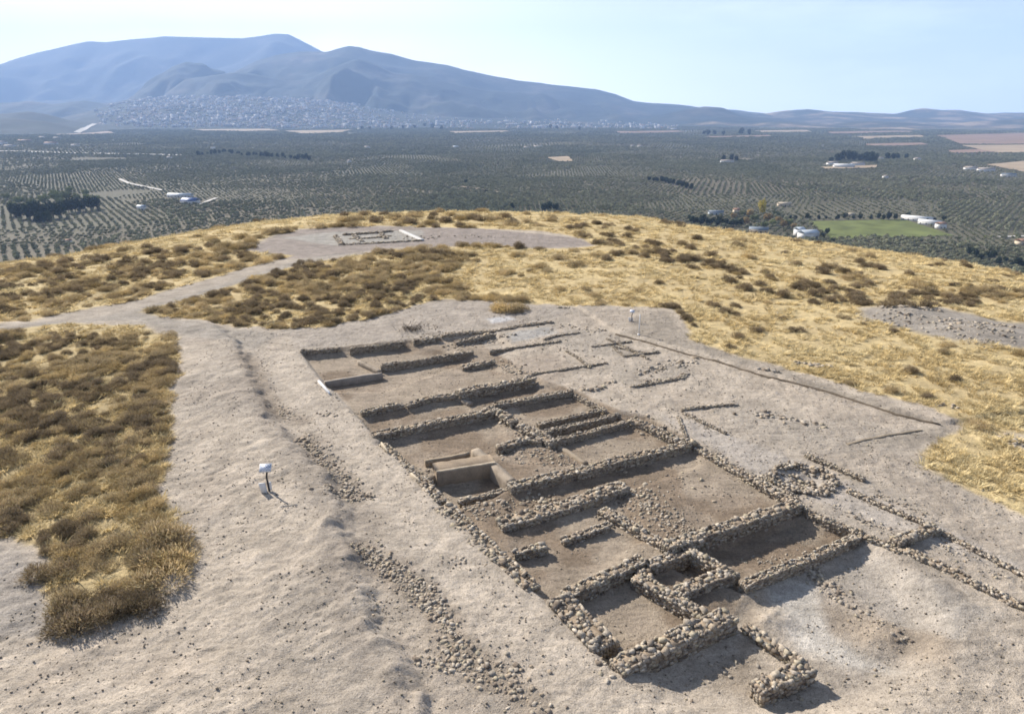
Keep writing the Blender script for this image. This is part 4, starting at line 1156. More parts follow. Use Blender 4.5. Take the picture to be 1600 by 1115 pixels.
W([(1168, 978), (1200, 1003), (1230, 1022), (1256, 1038)], .36, -.22, .22, 'crumbling line of loose stones right of the thick front wall', s=.22)
W([(1184, 1074), (1222, 1058), (1262, 1040)], .45, .0, .42, 'small detached stone wall at the bottom right with its own shadow', s=.2)
W([(1264, 799), (1300, 815), (1348, 833)], .28, .0, .32, 'wall continuing right from the big thick wall corner', s=.13)
W([(1352, 837), (1380, 848), (1406, 861)], .28, .02, .3, 'short stretch of low wall with a dark end near the right', s=.14)
W([(1412, 857), (1460, 878), (1520, 908), (1600, 946), (1680, 985)], .32, .07, .2, 'long low rubble wall running to the right edge of the photo', s=.17, style='low')
W([(1326, 765), (1380, 790), (1440, 815), (1500, 845), (1600, 897), (1680, 940)], .22, .07, .2, 'long low dark-speckled wall parallel to and above the right edge wall', s=.14, style='low')
W([(1400, 842), (1430, 833), (1462, 822)], .38, .22, .34, 'short thick cross wall with a purple-black shadow on the right', s=.2)
W([(1260, 709), (1300, 726), (1350, 747)], .2, .12, .2, 'low straight dark-edged stone line above the stone ring', s=.12, style='low')
# left edge wall in stretches
W([(598, 692), (625, 716), (652, 746)], .32, -.02, .38, 'upper stretch of the rubble wall along the left path', s=.15)
W([(692, 790), (725, 822), (762, 856)], .7, -.02, .4, 'broad tumbled stretch of the wall along the left path', s=.19)
W([(765, 858), (800, 888), (832, 918)], .5, .0, .4, 'middle stretch of the wall along the left path', s=.2)
W([(872, 932), (905, 968), (945, 1010)], .75, .02, .45, 'wide lowest stretch of the wall along the left path beside the thick front wall', s=.2)
W([(1005, 888), (1012, 905)], .4, .0, .4, 'small pier of stones at the corner of three walls', s=.2)
# low foundations out on the pale ground
for (pts, lb) in [
    ([(765, 548), (810, 542), (876, 533)], 'faint stone line on the pale ground at the far top right of the dig'),
    ([(831, 584), (880, 577), (948, 567)], 'faint stone line across the pale ground above the tall dark corner wall'),
    ([(925, 541), (955, 537), (986, 533)], 'faint stone line nearest the white pole'),
    ([(1010, 552), (980, 546), (958, 541), (975, 556), (1030, 549)], 'bent faint stone line right of the white pole'),
    ([(1065, 640), (1095, 636), (1150, 631)], 'faint stone line on the pale ground right of the three parallel walls'),
    ([(1068, 645), (1100, 660), (1134, 676)], 'diagonal faint stone line above the largest brown room'),
    ([(948, 528), (985, 545), (1012, 560)], 'thin stone line slanting down from the white pole'),
    ([(885, 548), (905, 560), (922, 574)], 'short cross line of stones between two longer faint lines'),
    ([(985, 604), (1030, 597), (1070, 589)], 'dark stone edge below the boulder cluster on the pale ground'),
    ([(1060, 650), (1075, 690), (1092, 694)], 'stray stone line beside the upper corner of the largest brown room'),
    ([(1190, 742), (1225, 760), (1262, 796)], 'outer stone line between the largest brown room and the stone ring'),
    ([(850, 530), (870, 524), (905, 519)], 'faint stone line at the end of the far top wall')]:
    W(pts, .16, .045, .07, lb, name='foundation_line', s=.13, style='low', cat='stone foundation')
# stone ring
mb = MB(); q = random.Random(5)
c0 = G(1255, 745, .1)
for k in range(330):
    a = q.uniform(0, 2 * math.pi); rr_ = q.gauss(1.0, .1) if q.random() < .7 else q.uniform(.1, .9)
    x_ = c0[0] + rr_ * math.cos(a) * 1.0; y_ = c0[1] + rr_ * math.sin(a) * .95; s_ = q.uniform(.05, .14)
    put_stone(mb, x_, y_, hz(x_, y_) + (.03 if rr_ > .8 else .01) + q.uniform(0, .09) * (rr_ > .85), s_ * 1.2, s_, s_ * .7, q.uniform(0, 3), .2, None, q)
tag(add('stone_ring', mb.mesh('stone_ring', [M_stone])), 'ring of piled stones on the pale ground right of the largest brown room', 'stone ring')

# smooth mud-brick block
P1, P2 = G(682, 739, .0), G(775, 724, .0)
t = (P2 - P1)[:2]; Ln = np.linalg.norm(t); t /= Ln; nn = np.array([-t[1], t[0]]); rz = math.atan2(t[1], t[0])
o = empty('mud_brick_block', ((P1[0] + P2[0]) / 2 + nn[0] * .38, (P1[1] + P2[1]) / 2 + nn[1] * .38, -.57), rz)
tag(o, 'smooth rectangular mud block with a dark brown shaded face in the small left room', 'mud block')
mb = MB(); 
def rbox(mb, cx, cy, cz, sx, sy, sz, c, j=.012, nxx=10, bev=.03):
    # rounded, slightly wobbly box made of a lofted profile
    prof = [(-.5, -.5), (-.5, .5 - bev / sz), (-.5 + bev / sy, .5), (.5 - bev / sy, .5), (.5, .5 - bev / sz), (.5, -.5)]
    V = []
    for i in range(nxx + 1):
        x_ = (i / nxx - .5) * sx
        for (a, b) in prof: V.append([cx + x_ + rnd.uniform(-j, j), cy + a * sy + rnd.uniform(-j, j), cz + b * sz + (rnd.uniform(-j, j) if b > 0 else 0)])
    k = len(prof)
    mb.add(np.array(V), np.array([[i * k + jj, i * k + jj + 1, (i + 1) * k + jj + 1, (i + 1) * k + jj][::-1] for i in range(nxx) for jj in range(k - 1)]), c)
    n0_ = mb.n - len(V)
    for e, s in ((0, 1), (nxx, -1)):
        f = [[e * k, e * k + 1, e * k + 4, e * k + 5], [e * k + 1, e * k + 2, e * k + 3, e * k + 4]]
        mb.F[4].append(np.array([a if s < 0 else a[::-1] for a in f]) + n0_)
rbox(mb, 0, 0, .27, Ln, .76, .62, (.36, .28, .20), .014, 12, .02); add('block_body', mb.mesh('block_body', [M_mud]), o)
mb = MB(); rbox(mb, 0, -.31, .59, Ln - .03, .12, .04, (.52, .43, .32), .006, 12, .01); add('plaster_cap', mb.mesh('plaster_cap', [M_mud]), o)

# white kerbs on the path side
for (a, b, c_, d_, lb) in [(498, 597, 515, 616, 'bright white board edging the path near the grey block wall'), (642, 742, 656, 754, 'cream board edging the path beside the smooth mud block'), (596, 694, 606, 708, 'thin cream board edging the path below the long black-shaded wall')]:
    A_, B_ = G(a, b), G(c_, d_); L_ = np.linalg.norm(B_ - A_); mb = MB(); rz = math.atan2(B_[1] - A_[1], B_[0] - A_[0])
    mb.add(boxv((A_[0] + B_[0]) / 2, (A_[1] + B_[1]) / 2, .03, L_, .10 if a == 498 else .06, .16, rz), BOXF)
    me = mb.mesh('edging_board', [M_whitepl if a == 498 else M_cream]); oo = tag(add('edging_board', me), lb, 'board')
    bm_ = oo.modifiers.new('bevel', 'BEVEL'); bm_.width = .01

# ------------------------------------------------------------------ earth bank line on the right
P = [G(a, b, .08)[:2] for a, b in [(962, 521), (1010, 533), (1060, 548), (1120, 563), (1190, 585), (1250, 599), (1300, 612), (1355, 630), (1400, 645), (1470, 662)]]
Q = resample(P, .3); zg = height(Q[:, 0], Q[:, 1]); mb = MB()
core(mb, Q, .12, zg - .12, zg + .055, .03, np.array((.19, .15, .11)), random.Random(3))  # dark colour stands in for the shaded face of the cut
tag(add('earth_bank', mb.mesh('earth_bank', [M_mud])), 'long low earth bank coloured dark like a shaded cut, separating the pale dig from the grass on the right', 'earth bank')
P = [G(a, b, .05)[:2] for a, b in [(1325, 693), (1350, 686), (1390, 678), (1440, 670)]]
Q = resample(P, .3); zg = height(Q[:, 0], Q[:, 1]); mb = MB()
core(mb, Q, .14, zg - .1, zg + .03, .03, np.array((.28, .23, .17)), random.Random(4))
tag(add('earth_bank', mb.mesh('earth_bank', [M_mud])), 'short faint earth bank meeting the long bank at the right corner', 'earth bank')

# ------------------------------------------------------------------ second excavation far up the hill
for i, (pts, cc, lb) in enumerate([
    ([(626, 359), (642, 366), (660, 374)], (.80, .77, .72), 'bright white-capped wall slanting down on the right of the far dig'),
    ([(536, 366), (580, 363), (612, 360)], (.60, .56, .50), 'pale back wall along the top of the far dig'),
    ([(530, 382), (590, 379), (658, 375)], (.50, .46, .40), 'pale front wall along the bottom of the far dig'),
    ([(524, 368), (534, 381)], (.66, .62, .55), 'short white left end wall of the far dig'),
    ([(552, 366), (566, 377)], (.62, .58, .50), 'first inner cross wall from the left in the far dig'),
    ([(596, 364), (603, 371)], (.60, .56, .48), 'middle inner cross wall of the far dig'),
    ([(545, 373), (586, 371), (610, 368)], (.62, .58, .52), 'thin inner wall running the length of the far dig')]):
    W(pts, .42 if i == 0 else .5, .14 if i == 0 else [0, .10, .06, .12, .05, .10, .02][i], .3, lb, style='mud' if i == 0 else 'rubble', s=.3, colr=np.array(cc))

# ------------------------------------------------------------------ loose stones
ZR = [  # outline along which stones lie: points, half width (m), count, size range
 ([(565, 862), (600, 885), (640, 915), (672, 940), (690, 960)], .38, 820, .05, .19),
 ([(690, 960), (705, 995), (722, 1025)], .28, 180, .05, .22),
 ([(668, 1036), (720, 1040), (760, 1050), (790, 1062), (815, 1085), (835, 1105)], .5, 300, .05, .24),
 ([(590, 955), (620, 960)], .5, 40, .05, .13),
 ([(690, 885), (725, 880), (760, 900)], .35, 45, .05, .14),
 ([(478, 686), (500, 715), (530, 745), (556, 770)], .45, 420, .05, .2),
 ([(512, 778), (545, 776), (580, 782)], .35, 130, .08, .22),
 ([(470, 690), (482, 702)], .3, 14, .15, .3),
 ([(432, 640), (455, 652), (470, 656)], .35, 45, .08, .2),
 ([(500, 650), (518, 650)], .3, 18, .1, .24),
 ([(405, 560), (425, 600), (440, 640)], .25, 45, .06, .18),
 ([(660, 728), (668, 745), (690, 778)], .3, 60, .08, .2),
 ([(715, 790), (740, 800), (775, 790)], .6, 110, .06, .2),
 ([(790, 780), (860, 770)], .5, 60, .08, .24),
 ([(790, 705), (830, 705), (900, 722)], .9, 190, .06, .17),
 ([(985, 762), (1020, 790), (1055, 822), (1075, 835)], .75, 420, .05, .17),
 ([(945, 800), (985, 815)], .5, 110, .06, .18),
 ([(1010, 735), (1060, 745), (1100, 760)], .9, 22, .08, .22),
 ([(1110, 705), (1150, 735), (1200, 760)], .35, 100, .05, .16),
 ([(1200, 745), (1245, 780)], .4, 60, .06, .18),
 ([(1130, 890), (1160, 905)], .4, 30, .1, .24),
 ([(1170, 855), (1210, 870), (1270, 850)], .5, 70, .05, .14),
 ([(1262, 880), (1290, 900), (1325, 925)], .35, 130, .06, .18),
 ([(1340, 940), (1380, 970), (1420, 990)], .5, 50, .06, .16),
 ([(1310, 800), (1400, 840)], .3, 60, .05, .15),
 ([(1370, 775), (1460, 815)], .35, 60, .05, .14),
 ([(1470, 850), (1560, 900)], .5, 70, .05, .15),
 ([(1000, 585), (1050, 575), (1078, 565)], .5, 70, .1, .35),
 ([(995, 600), (1060, 595), (1072, 588)], .2, 60, .1, .26),
 ([(910, 612), (935, 610)], .2, 16, .2, .36),
 ([(940, 603), (960, 600)], .2, 16, .1, .2),
 ([(880, 512), (940, 520), (960, 530)], .6, 60, .08, .22),
 ([(800, 500), (900, 545)], 1.5, 70, .06, .16),
 ([(820, 540), (940, 560)], 1.2, 60, .06, .16),
 ([(1175, 645), (1215, 655), (1280, 668)], .45, 55, .08, .28),
 ([(1055, 645), (1120, 675)], .3, 50, .06, .16),
 ([(990, 650), (1040, 680)], .5, 70, .08, .22),
 ([(770, 560), (830, 590)], .6, 90, .08, .22),
 ([(700, 540), (790, 525)], .8, 120, .08, .24),
 ([(640, 527), (760, 520)], .5, 70, .08, .22),
 ([(740, 560), (800, 580)], .5, 40, .06, .16),
 ([(790, 650), (830, 680)], .5, 70, .08, .22),
 ([(560, 640), (600, 690), (640, 730)], .35, 90, .05, .15),
 ([(495, 600), (560, 650)], .25, 30, .05, .14),
 ([(1240, 572), (1270, 577), (1298, 580)], .35, 40, .12, .34),
 ([(1185, 584), (1215, 588)], .15, 10, .2, .4),
 ([(1460, 638), (1500, 645)], .2, 14, .12, .26),
 ([(1375, 485), (1465, 490)], .45, 110, .12, .36),
 ([(1490, 507), (1600, 520)], .5, 60, .1, .3),
 ([(1490, 535), (1560, 545)], .8, 60, .08, .24),
 ([(1570, 690), (1610, 700)], .5, 60, .08, .26),
 ([(1365, 500), (1590, 532)], 1.5, 260, .07, .3),
 ([(1380, 487), (1460, 490)], .35, 120, .12, .4),
 ([(870, 484), (895, 484)], .12, 6, .2, .4),
 ([(620, 372), (780, 372)], 1.2, 70, .15, .4),
 ([(930, 1000), (960, 1045)], .5, 40, .07, .2),
 ([(1250, 1075), (1275, 1085)], .1, 3, .1, .16),
 ([(1010, 1080), (1140, 1060)], .6, 18, .04, .1),
 ([(1360, 1090), (1480, 1050)], .8, 26, .05, .12),
 ([(1120, 1010), (1170, 1040)], .5, 14, .05, .14),
 ([(640, 505), (690, 515)], .5, 30, .06, .2),
 ([(1340, 690), (1560, 800)], 1.0, 60, .04, .12),
 ([(300, 560), (560, 1100)], 3.2, 50, .025, .06),
 ([(40, 1030), (450, 1080)], 2.6, 60, .02, .055),
 ([(420, 900), (660, 1080)], 1.6, 90, .02, .07),
 ([(480, 600), (900, 1080)], 1.4, 80, .02, .05),
 ([(1150, 600), (1450, 720)], 3.5, 160, .04, .1),
 ([(900, 560), (1100, 640)], 3.5, 240, .04, .12),
 ([(620, 620), (1200, 960)], 3.2, 420, .03, .09),
]
LS = []
for (pts_, hw, n, s0, s1) in ZR:
    q = random.Random(int(pts_[0][0] * 13 + pts_[0][1]))
    P = [G(a, b, -.1)[:2] for a, b in pts_]; Q = resample(P, .1)
    k = np.array([q.randrange(len(Q)) for _ in range(n)])
    big = hw > 1.3
    ox = np.array([q.uniform(-hw, hw) if big else q.gauss(0, hw * .5) for _ in range(n)]); oy = np.array([q.uniform(-hw, hw) if big else q.gauss(0, hw * .5) for _ in range(n)])
    x_ = Q[k, 0] + ox; y_ = Q[k, 1] + oy; z_ = height(x_, y_)
    for i in range(n):
        s_ = (s0 + (s1 - s0) * q.random() ** 2.2) * (.54 if pts_[0][0] < 700 else .66)
        LS.append((x_[i], y_[i], z_[i] + s_ * .12, s_, q.random(), q.randrange(24)))
# keep those in view, the largest-looking one by one
def look(p): return p[3] / max(5, p[1] * cp + 4)
LS.sort(key=look, reverse=True)
SM = []
for i in range(24):
    V, Fc = SV[i]; SM.append(mesh_np('loose_stone', V, Fc, [M_stone], {'Col': np.tile(STONE_COLS[i % 8][None], (len(V), 1))}))
def inframe(x_, y_):
    dz = -H; zc = y_ * cp + H * sp; v = (H * cp - y_ * sp) / zc; u = x_ / zc
    return abs(u * F) < 790 and abs(v * F) < 550
ni = 0; restS = []
zones_txt = [('on the pale path left of the dig', lambda x_, y_: x_ < -2.2 - (y_ - 12) * .27), ('inside or beside the ruined rooms', lambda x_, y_: True)]
for p in LS:
    if ni < 290 and inframe(p[0], p[1]):
        o = bpy.data.objects.new('loose_stone', SM[p[5]]); COL.objects.link(o); o.location = (p[0], p[1], p[2] - p[3] * .12); s_ = p[3]
        o.scale = (s_ * 1.3, s_, s_ * .75); o.rotation_euler = (p[4] * .5 - .25, p[4] * .3, p[4] * 37)
        left = p[0] < -1.0 - (p[1] - 12) * .42
        if left: tag(o, 'loose stone in the rubble bands between the info sign and the path', 'stone', 'loose stones left of the dig')
        elif p[1] > 30: tag(o, 'loose stone lying on the pale ground at the far part of the dig', 'stone', 'loose stones at the far part of the dig')
        else: tag(o, 'loose stone fallen beside the ruined walls of the dig', 'stone', 'loose stones fallen from the walls')
        ni += 1
    else: restS.append(p)
mb = MB(); q = random.Random(9)
for p in restS: put_stone(mb, p[0], p[1], p[2] - p[3] * .12, p[3] * 1.3, p[3], p[3] * .75, p[4] * 6.28, .25, None, q)
# fine gravel over the bare ground
gx, gy = [], []
gn = 26000
u_ = rng.uniform(0, 1, gn); gx = rng.uniform(-16, 20, gn); gy = 9 + 34 * u_ ** 1.3
gmk = (grassmask(gx, gy) < .2) & (fbm(gx * .6, gy * .6, 3, 205) > .42)
gx, gy = gx[gmk], gy[gmk]; gz = height(gx, gy)
for i in range(len(gx)):
    s_ = .012 + .034 * q.random() ** 2.5
    V, Fc = SV[q.randrange(24)]; V = V * s_ * [1.3, 1, .8]
    mb.add(V[:, :] + [gx[i], gy[i], gz[i] + s_ * .2], Fc, stone_color(q) * .8)
tag(add('gravel', mb.mesh('gravel', [M_stone])), 'small stones and gravel strewn over the bare ground of the dig', 'gravel', kind='stuff')

# ------------------------------------------------------------------ dirt heap with dry twigs at the far top edge (photo: dark heap beside path)
# ------------------------------------------------------------------ dry grass and shrubs
def tuft_mesh(seed, n, hgt, spread, width, lean=.5):
    q = np.random.default_rng(seed); V = []; F3 = []; C = []
    for i in range(n):
        a = q.uniform(0, 6.28); rr_ = spread * math.sqrt(q.random()) * .6; b = np.array([math.cos(a) * rr_, math.sin(a) * rr_, -.03])
        out = np.array([math.cos(a + q.normal() * .5), math.sin(a + q.normal() * .5), 0])
        h = hgt * q.uniform(.5, 1.1); tip = b + out * h * lean * q.uniform(.3, 1.4) + [0, 0, h]
        mid = (b + tip) / 2 + [0, 0, h * .12]
        w = np.cross(out, [0, 0, 1]) * width * q.uniform(.6, 1.4)
        k = len(V); V += [b - w, b + w, mid + w * .8, mid - w * .8, tip]
        F3 += [[k, k + 1, k + 2], [k, k + 2, k + 3], [k + 3, k + 2, k + 4]]; c_ = q.uniform(.7, 1.2); C += [[c_] * 3] * 5
    return np.array(V), np.array(F3), np.array(C)

def shrub_mesh(seed, m, n=420, leaf=.035):
    """domed dry shrub about 1 m wide: radiating stems with many fine twig faces"""
    q = np.random.default_rng(seed); V = []; F3 = []; C = []
    lob = [(q.uniform(-.28, .28), q.uniform(-.28, .28), q.uniform(.24, .36), q.uniform(.22, .34)) for _ in range(5)]
    for i in range(n):
        lx, ly, lh, lr = lob[q.integers(5)]
        a = q.uniform(0, 6.28); e = math.asin(q.uniform(.0, 1.0)); rr_ = q.uniform(.55, 1.1)
        d = np.array([math.cos(a) * math.cos(e), math.sin(a) * math.cos(e), math.sin(e) * 1.05])
        p = np.array([lx, ly, 0]) + d * [lr, lr, lh] * rr_ * 1.15
        t = d + q.normal(size=3) * .35 + [0, 0, .35]; t /= np.linalg.norm(t)
        w = np.cross(t, q.normal(size=3)); w /= np.linalg.norm(w); w *= leaf * .32 * q.uniform(.6, 1.4); ll = leaf * q.uniform(1.6, 3.6)
        k = len(V); V += [p - w - t * ll * .5, p + w - t * ll * .5, p + t * ll * .6]; F3 += [[k, k + 1, k + 2]]
        c_ = q.uniform(.65, 1.3); C += [[c_, c_ * q.uniform(.94, 1.03), c_ * q.uniform(.85, 1.05)]] * 3
    for i in range(40):   # stems
        a = q.uniform(0, 6.28); tip = np.array([math.cos(a) * .33, math.sin(a) * .33, q.uniform(.15, .38)]) * q.uniform(.7, 1.1); w = np.array([-math.sin(a), math.cos(a), 0]) * .008
        k = len(V); V += [list(-w), list(w), list(tip)]; F3 += [[k, k + 1, k + 2]]; C += [[.6, .55, .5]] * 3
    return mesh_np('dry_shrub', np.array(V), np.array(F3), [m], {'Col': np.array(C)})
TU = []
for s in range(4):
    V, F3, C = tuft_mesh(500 + s, 60, .15, .28, .011, 1.1)
    TU.append(mesh_np('grass_tuft', V, F3, [M_grass], {'Col': C}))
SHL = [shrub_mesh(600 + i, M_shrub, 1700, .030) for i in range(3)]
SHD = [shrub_mesh(620 + i, M_shrubdark, 1700, .030) for i in range(3)]

def jgrid(x0, x1, y0, y1, d0, dg):
    """jittered points whose spacing grows with distance"""
    out = []; y = y0
    while y < y1:
        d = max(d0, dg * y); n = int((x1 - x0) / d)
        xx = x0 + (np.arange(n) + rng.random(n)) * d; yy = y + rng.random(n) * d
        k = np.abs(xx) < (yy * .84 + 6)
        out.append(np.column_stack([xx[k], yy[k], np.full(k.sum(), d)])); y += d
    return np.concatenate(out)
gp = jgrid(-110, 110, 12, 125, .22, .0085)
gmv = grassmask(gp[:, 0], gp[:, 1]); rgp = np.hypot(gp[:, 0], gp[:, 1])
rcv = np.interp(np.arctan2(gp[:, 0], gp[:, 1]), _th, _rc)
k = (gmv > .5) & (rgp < rcv + 26) & (rng.random(len(gp)) < .12 + .6 * sstep(.40, .62, fbm(gp[:, 0] * .9, gp[:, 1] * .9, 3, 401)))
gp = gp[k]; z_ = height(gp[:, 0], gp[:, 1]); n = len(gp)
sc_ = np.maximum(1.0, gp[:, 2] / .22 * .72) * rng.uniform(.6, 1.25, n)
hsc = (.75 + .4 * fbm(gp[:, 0] * .3, gp[:, 1] * .3, 2, 402)) * np.clip(sc_, 0, 1.35)
scatter('dry_grass', 'straw-yellow dry grass covering the hill top', 'grass', np.column_stack([gp[:, 0], gp[:, 1], z_]),
        np.column_stack([rng.normal(size=n) * .12, rng.normal(size=n) * .12, rng.uniform(0, 6.28, n)]), np.column_stack([sc_ * 1.15, sc_ * 1.15, hsc]), proto_collection('grass_variants', TU))
print('tufts', n)

# shrubs: dense patches left and middle, sparse on the right
sp_pts = jgrid(-75, 75, 12.5, 118, .38, .0098)
gmv = grassmask(sp_pts[:, 0], sp_pts[:, 1]); rcv = np.interp(np.arctan2(sp_pts[:, 0], sp_pts[:, 1]), _th, _rc); rg = np.hypot(sp_pts[:, 0], sp_pts[:, 1])
x_, y_ = sp_pts[:, 0], sp_pts[:, 1]
den = np.zeros(len(x_))
den = np.maximum(den, sstep(.5, -.5, x_ + 7.4) * sstep(38, 34, y_) * .52)                       # left patch
mid = sdf(PXz([(213, 484), (300, 455), (440, 413), (560, 393), (700, 386), (740, 400), (700, 430), (745, 466), (700, 470), (650, 478), (560, 505), (440, 517), (330, 508)]), x_, y_, 3)
den = np.maximum(den, sstep(-.5, .5, mid) * .36)
ul = sdf(PXz([(-100, 430), (200, 395), (380, 372), (470, 356), (380, 396), (462, 403), (300, 449), (0, 517), (-200, 560)]), x_, y_, 3)
den = np.maximum(den, sstep(-.5, .5, ul) * .28)
b1 = segdist(PXz([(560, 344), (760, 345), (900, 352), (960, 375), (1060, 410), (1160, 432), (1280, 460), (1360, 466)]), x_, y_)
den = np.maximum(den, sstep(4.5, .8, b1) * .15)
b2 = segdist(PXz([(1340, 440), (1500, 460), (1650, 470)]), x_, y_); den = np.maximum(den, sstep(5, 1, b2) * .22)
den = np.maximum(den, .02)
# rows of shrubs hugging the edges of the tracks
for line in ([(0, 514), (100, 490), (200, 473), (300, 447), (400, 419), (460, 402)], [(215, 484), (270, 492), (330, 504), (400, 513), (440, 514), (510, 511), (560, 502), (605, 490), (650, 475), (700, 467), (760, 469), (820, 475)],
             [(385, 396), (420, 372), (470, 358), (560, 353), (700, 355), (850, 362)], [(272, 535), (286, 575), (272, 620), (272, 680), (255, 760), (286, 830), (285, 890), (235, 945), (160, 980), (85, 975)],
             [(500, 404), (560, 394), (640, 388), (760, 385), (840, 390)], [(900, 480), (1040, 486), (1068, 505)]):
    dl = segdist(PXz(line), x_, y_); den = np.maximum(den, sstep(.9, .3, dl) * .8)
k = (gmv > .97) & (rg < rcv + 22) & (rng.random(len(x_)) < den * (.35 + 1.1 * sstep(.40, .58, fbm(x_ * .8, y_ * .45, 3, 411))))
sp_pts = sp_pts[k]
extra = [(795, 484, 1.9), (780, 484, 1.4), (810, 485, 1.3), (1288, 425, 2.0), (1245, 435, 1.8), (1240, 450, 2.2), (1270, 460, 2.0), (1330, 464, 2.0), (1340, 470, 1.6), (1395, 468, 1.6), (1140, 440, 1.8), (1170, 452, 1.7), (1450, 455, 1.8), (1260, 445, 1.6), (1225, 462, 1.5),
         (1400, 482, 1.8), (1420, 484, 1.8), (1440, 484, 1.6), (1385, 484, 1.5), (110, 966, 1.3), (140, 972, 1.3), (175, 968, 1.2), (215, 955, 1.2), (250, 900, 1.5), (262, 870, 1.6), (268, 845, 1.5), (240, 850, 1.4), (95, 950, 1.2), (80, 900, 1.1)]
ex_ = [(*G(a, b)[:2], s / 1.05 * .45) for a, b, s in extra]
sp_pts = np.concatenate([sp_pts, np.array(ex_)])
z_ = height(sp_pts[:, 0], sp_pts[:, 1]); n = len(sp_pts)
size = sp_pts[:, 2] * rng.uniform(.9, 2.1, n) * 1.15
size[-len(extra):] = np.array([e[2] for e in extra])
size = np.minimum(size, np.where(sp_pts[:, 0] > 2, 1.25, 1.7))
darkp = fbm(sp_pts[:, 0] * .25, sp_pts[:, 1] * .25, 3, 421); isd = darkp + rng.normal(size=n) * .1 > np.where(sp_pts[:, 0] > 8, .40, np.where(sp_pts[:, 1] > 36, .60, .48))
lk = np.array([size[i] / (sp_pts[i, 1]) if inframe(sp_pts[i, 0], sp_pts[i, 1]) else 0 for i in range(n)])
order = np.argsort(-lk); pick = order[:290]; other = order[290:]
for i in pick:
    o = bpy.data.objects.new('dry_shrub', (SHD if isd[i] else SHL)[i % 3]); COL.objects.link(o)
    o.location = (sp_pts[i, 0], sp_pts[i, 1], z_[i] - .02); s_ = float(size[i]); o.scale = (s_ * rnd.uniform(.9, 1.2), s_ * rnd.uniform(.9, 1.2), s_ * rnd.uniform(.75, 1.1)); o.rotation_euler = (0, 0, rnd.uniform(0, 6.28))
    left = sp_pts[i, 0] < -6.5 and sp_pts[i, 1] < 37
    if left: tag(o, 'grey-brown dry shrub in the dense patch at the left of the photo' if isd[i] else 'golden-brown dry shrub in the dense patch at the left of the photo', 'shrub', 'dark shrubs of the left patch' if isd[i] else 'golden shrubs of the left patch')
    else: tag(o, 'dark dry shrub on the yellow grass beyond the dig' if isd[i] else 'golden-brown dry shrub on the yellow grass beyond the dig', 'shrub', 'dark shrubs beyond the dig' if isd[i] else 'golden shrubs beyond the dig')
for nm, sel, ms in (('dry_scrub', ~isd[other], SHL), ('dark_scrub', isd[other], SHD)):
    ii = other[sel]; s_ = size[ii]
    scatter(nm, 'low golden-brown scrub scattered over the yellow hill top' if nm == 'dry_scrub' else 'low dark scrub scattered over the yellow hill top', 'scrub',
            np.column_stack([sp_pts[ii, 0], sp_pts[ii, 1], z_[ii] - .02]), np.column_stack([np.zeros(len(ii)), np.zeros(len(ii)), rng.uniform(0, 6.28, len(ii))]), np.column_stack([s_ * 1.1, s_ * 1.1, s_ * .95]), proto_collection(nm + '_variants', ms))
print('shrubs', n, 'stones', len(LS))

# ------------------------------------------------------------------ info signs and pole
def info_sign(px, py, s, rz, label, base=True):
    x_, y_, z_ = [float(v) for v in Gt(px, py)]
    t = empty('info_sign', (x_, y_, z_), R(rz)); t.scale = (s, s, s); tag(t, label, 'information sign')
    mb = MB(); tube(mb, [(.02, 0, -.1), (.0, .02, .25), (-.02, .03, .5), (.02, -.02, .68), (.06, -.05, .78)], [.035, .033, .03, .03, .03], 8)
    add('post', mb.mesh('post', [M_steel], True), t)
    # tilted panel: thick board
    mb = MB(); V = boxv(0, 0, 0, .37, .29, .025); a = R(38); c_, s_ = math.cos(a), math.sin(a)
    Rm = np.array([[1, 0, 0], [0, c_, -s_], [0, s_, c_]])
    mb.add(V @ Rm.T + [.0, -.02, .86], BOXF); p = add('panel', mb.mesh('panel', [M_whitepl]), t)
    mb = MB(); V = boxv(0, .005, .017, .34, .24, .006)
    mb.add(V @ Rm.T + [.0, -.02, .86], BOXF); add('printed_face', mb.mesh('printed_face', [M_print]), p)
    if base:
        mb = MB(); V = boxv(-.13, -.03, .15, .2, .05, .36); V[4:, 0] += -.05; mb.add(V, BOXF); V = boxv(.07, .02, .18, .07, .05, .3); mb.add(V, BOXF)
        b = add('base_plate', mb.mesh('base_plate', [M_whitepl]), t)
        md = b.modifiers.new('bevel', 'BEVEL'); md.width = .01
def m_print(nt, b, N, L):
    tc = N('ShaderNodeTexCoord')
    br = N('ShaderNodeTexBrick'); br.inputs['Scale'].default_value = 6; br.inputs['Color1'].default_value = (.16, .22, .36, 1); br.inputs['Color2'].default_value = (.5, .52, .58, 1); br.inputs['Mortar'].default_value = (.75, .75, .76, 1)
    br.inputs['Mortar Size'].default_value = .04
    L(tc.outputs['Object'], br.inputs['Vector']); L(br.outputs['Color'], b.inputs['Base Color']); b.inputs['Roughness'].default_value = .4
M_print = mat('printed_panel', m_print)
info_sign(420, 767, 1.02, 8, 'lectern sign on a bent dark post standing alone on the bare ground')
info_sign(987, 502, .75, -10, 'small far lectern sign beside the white pole at the top of the dig', True)
x_, y_, z_ = [float(v) for v in Gt(998, 523)]
t = empty('marker_pole', (x_, y_, z_)); tag(t, 'slim white pole standing at the far edge of the dig', 'pole')
mb = MB(); tube(mb, [(0, 0, -.1), (0, 0, 1.22)], [.028, .026], 8); add('shaft', mb.mesh('shaft', [M_whitepl], True), t)
mb = MB(); mb.add(boxv(0, 0, .02, .16, .16, .06, 0, .8), BOXF); add('foot', mb.mesh('foot', [M_whitepl]), t)

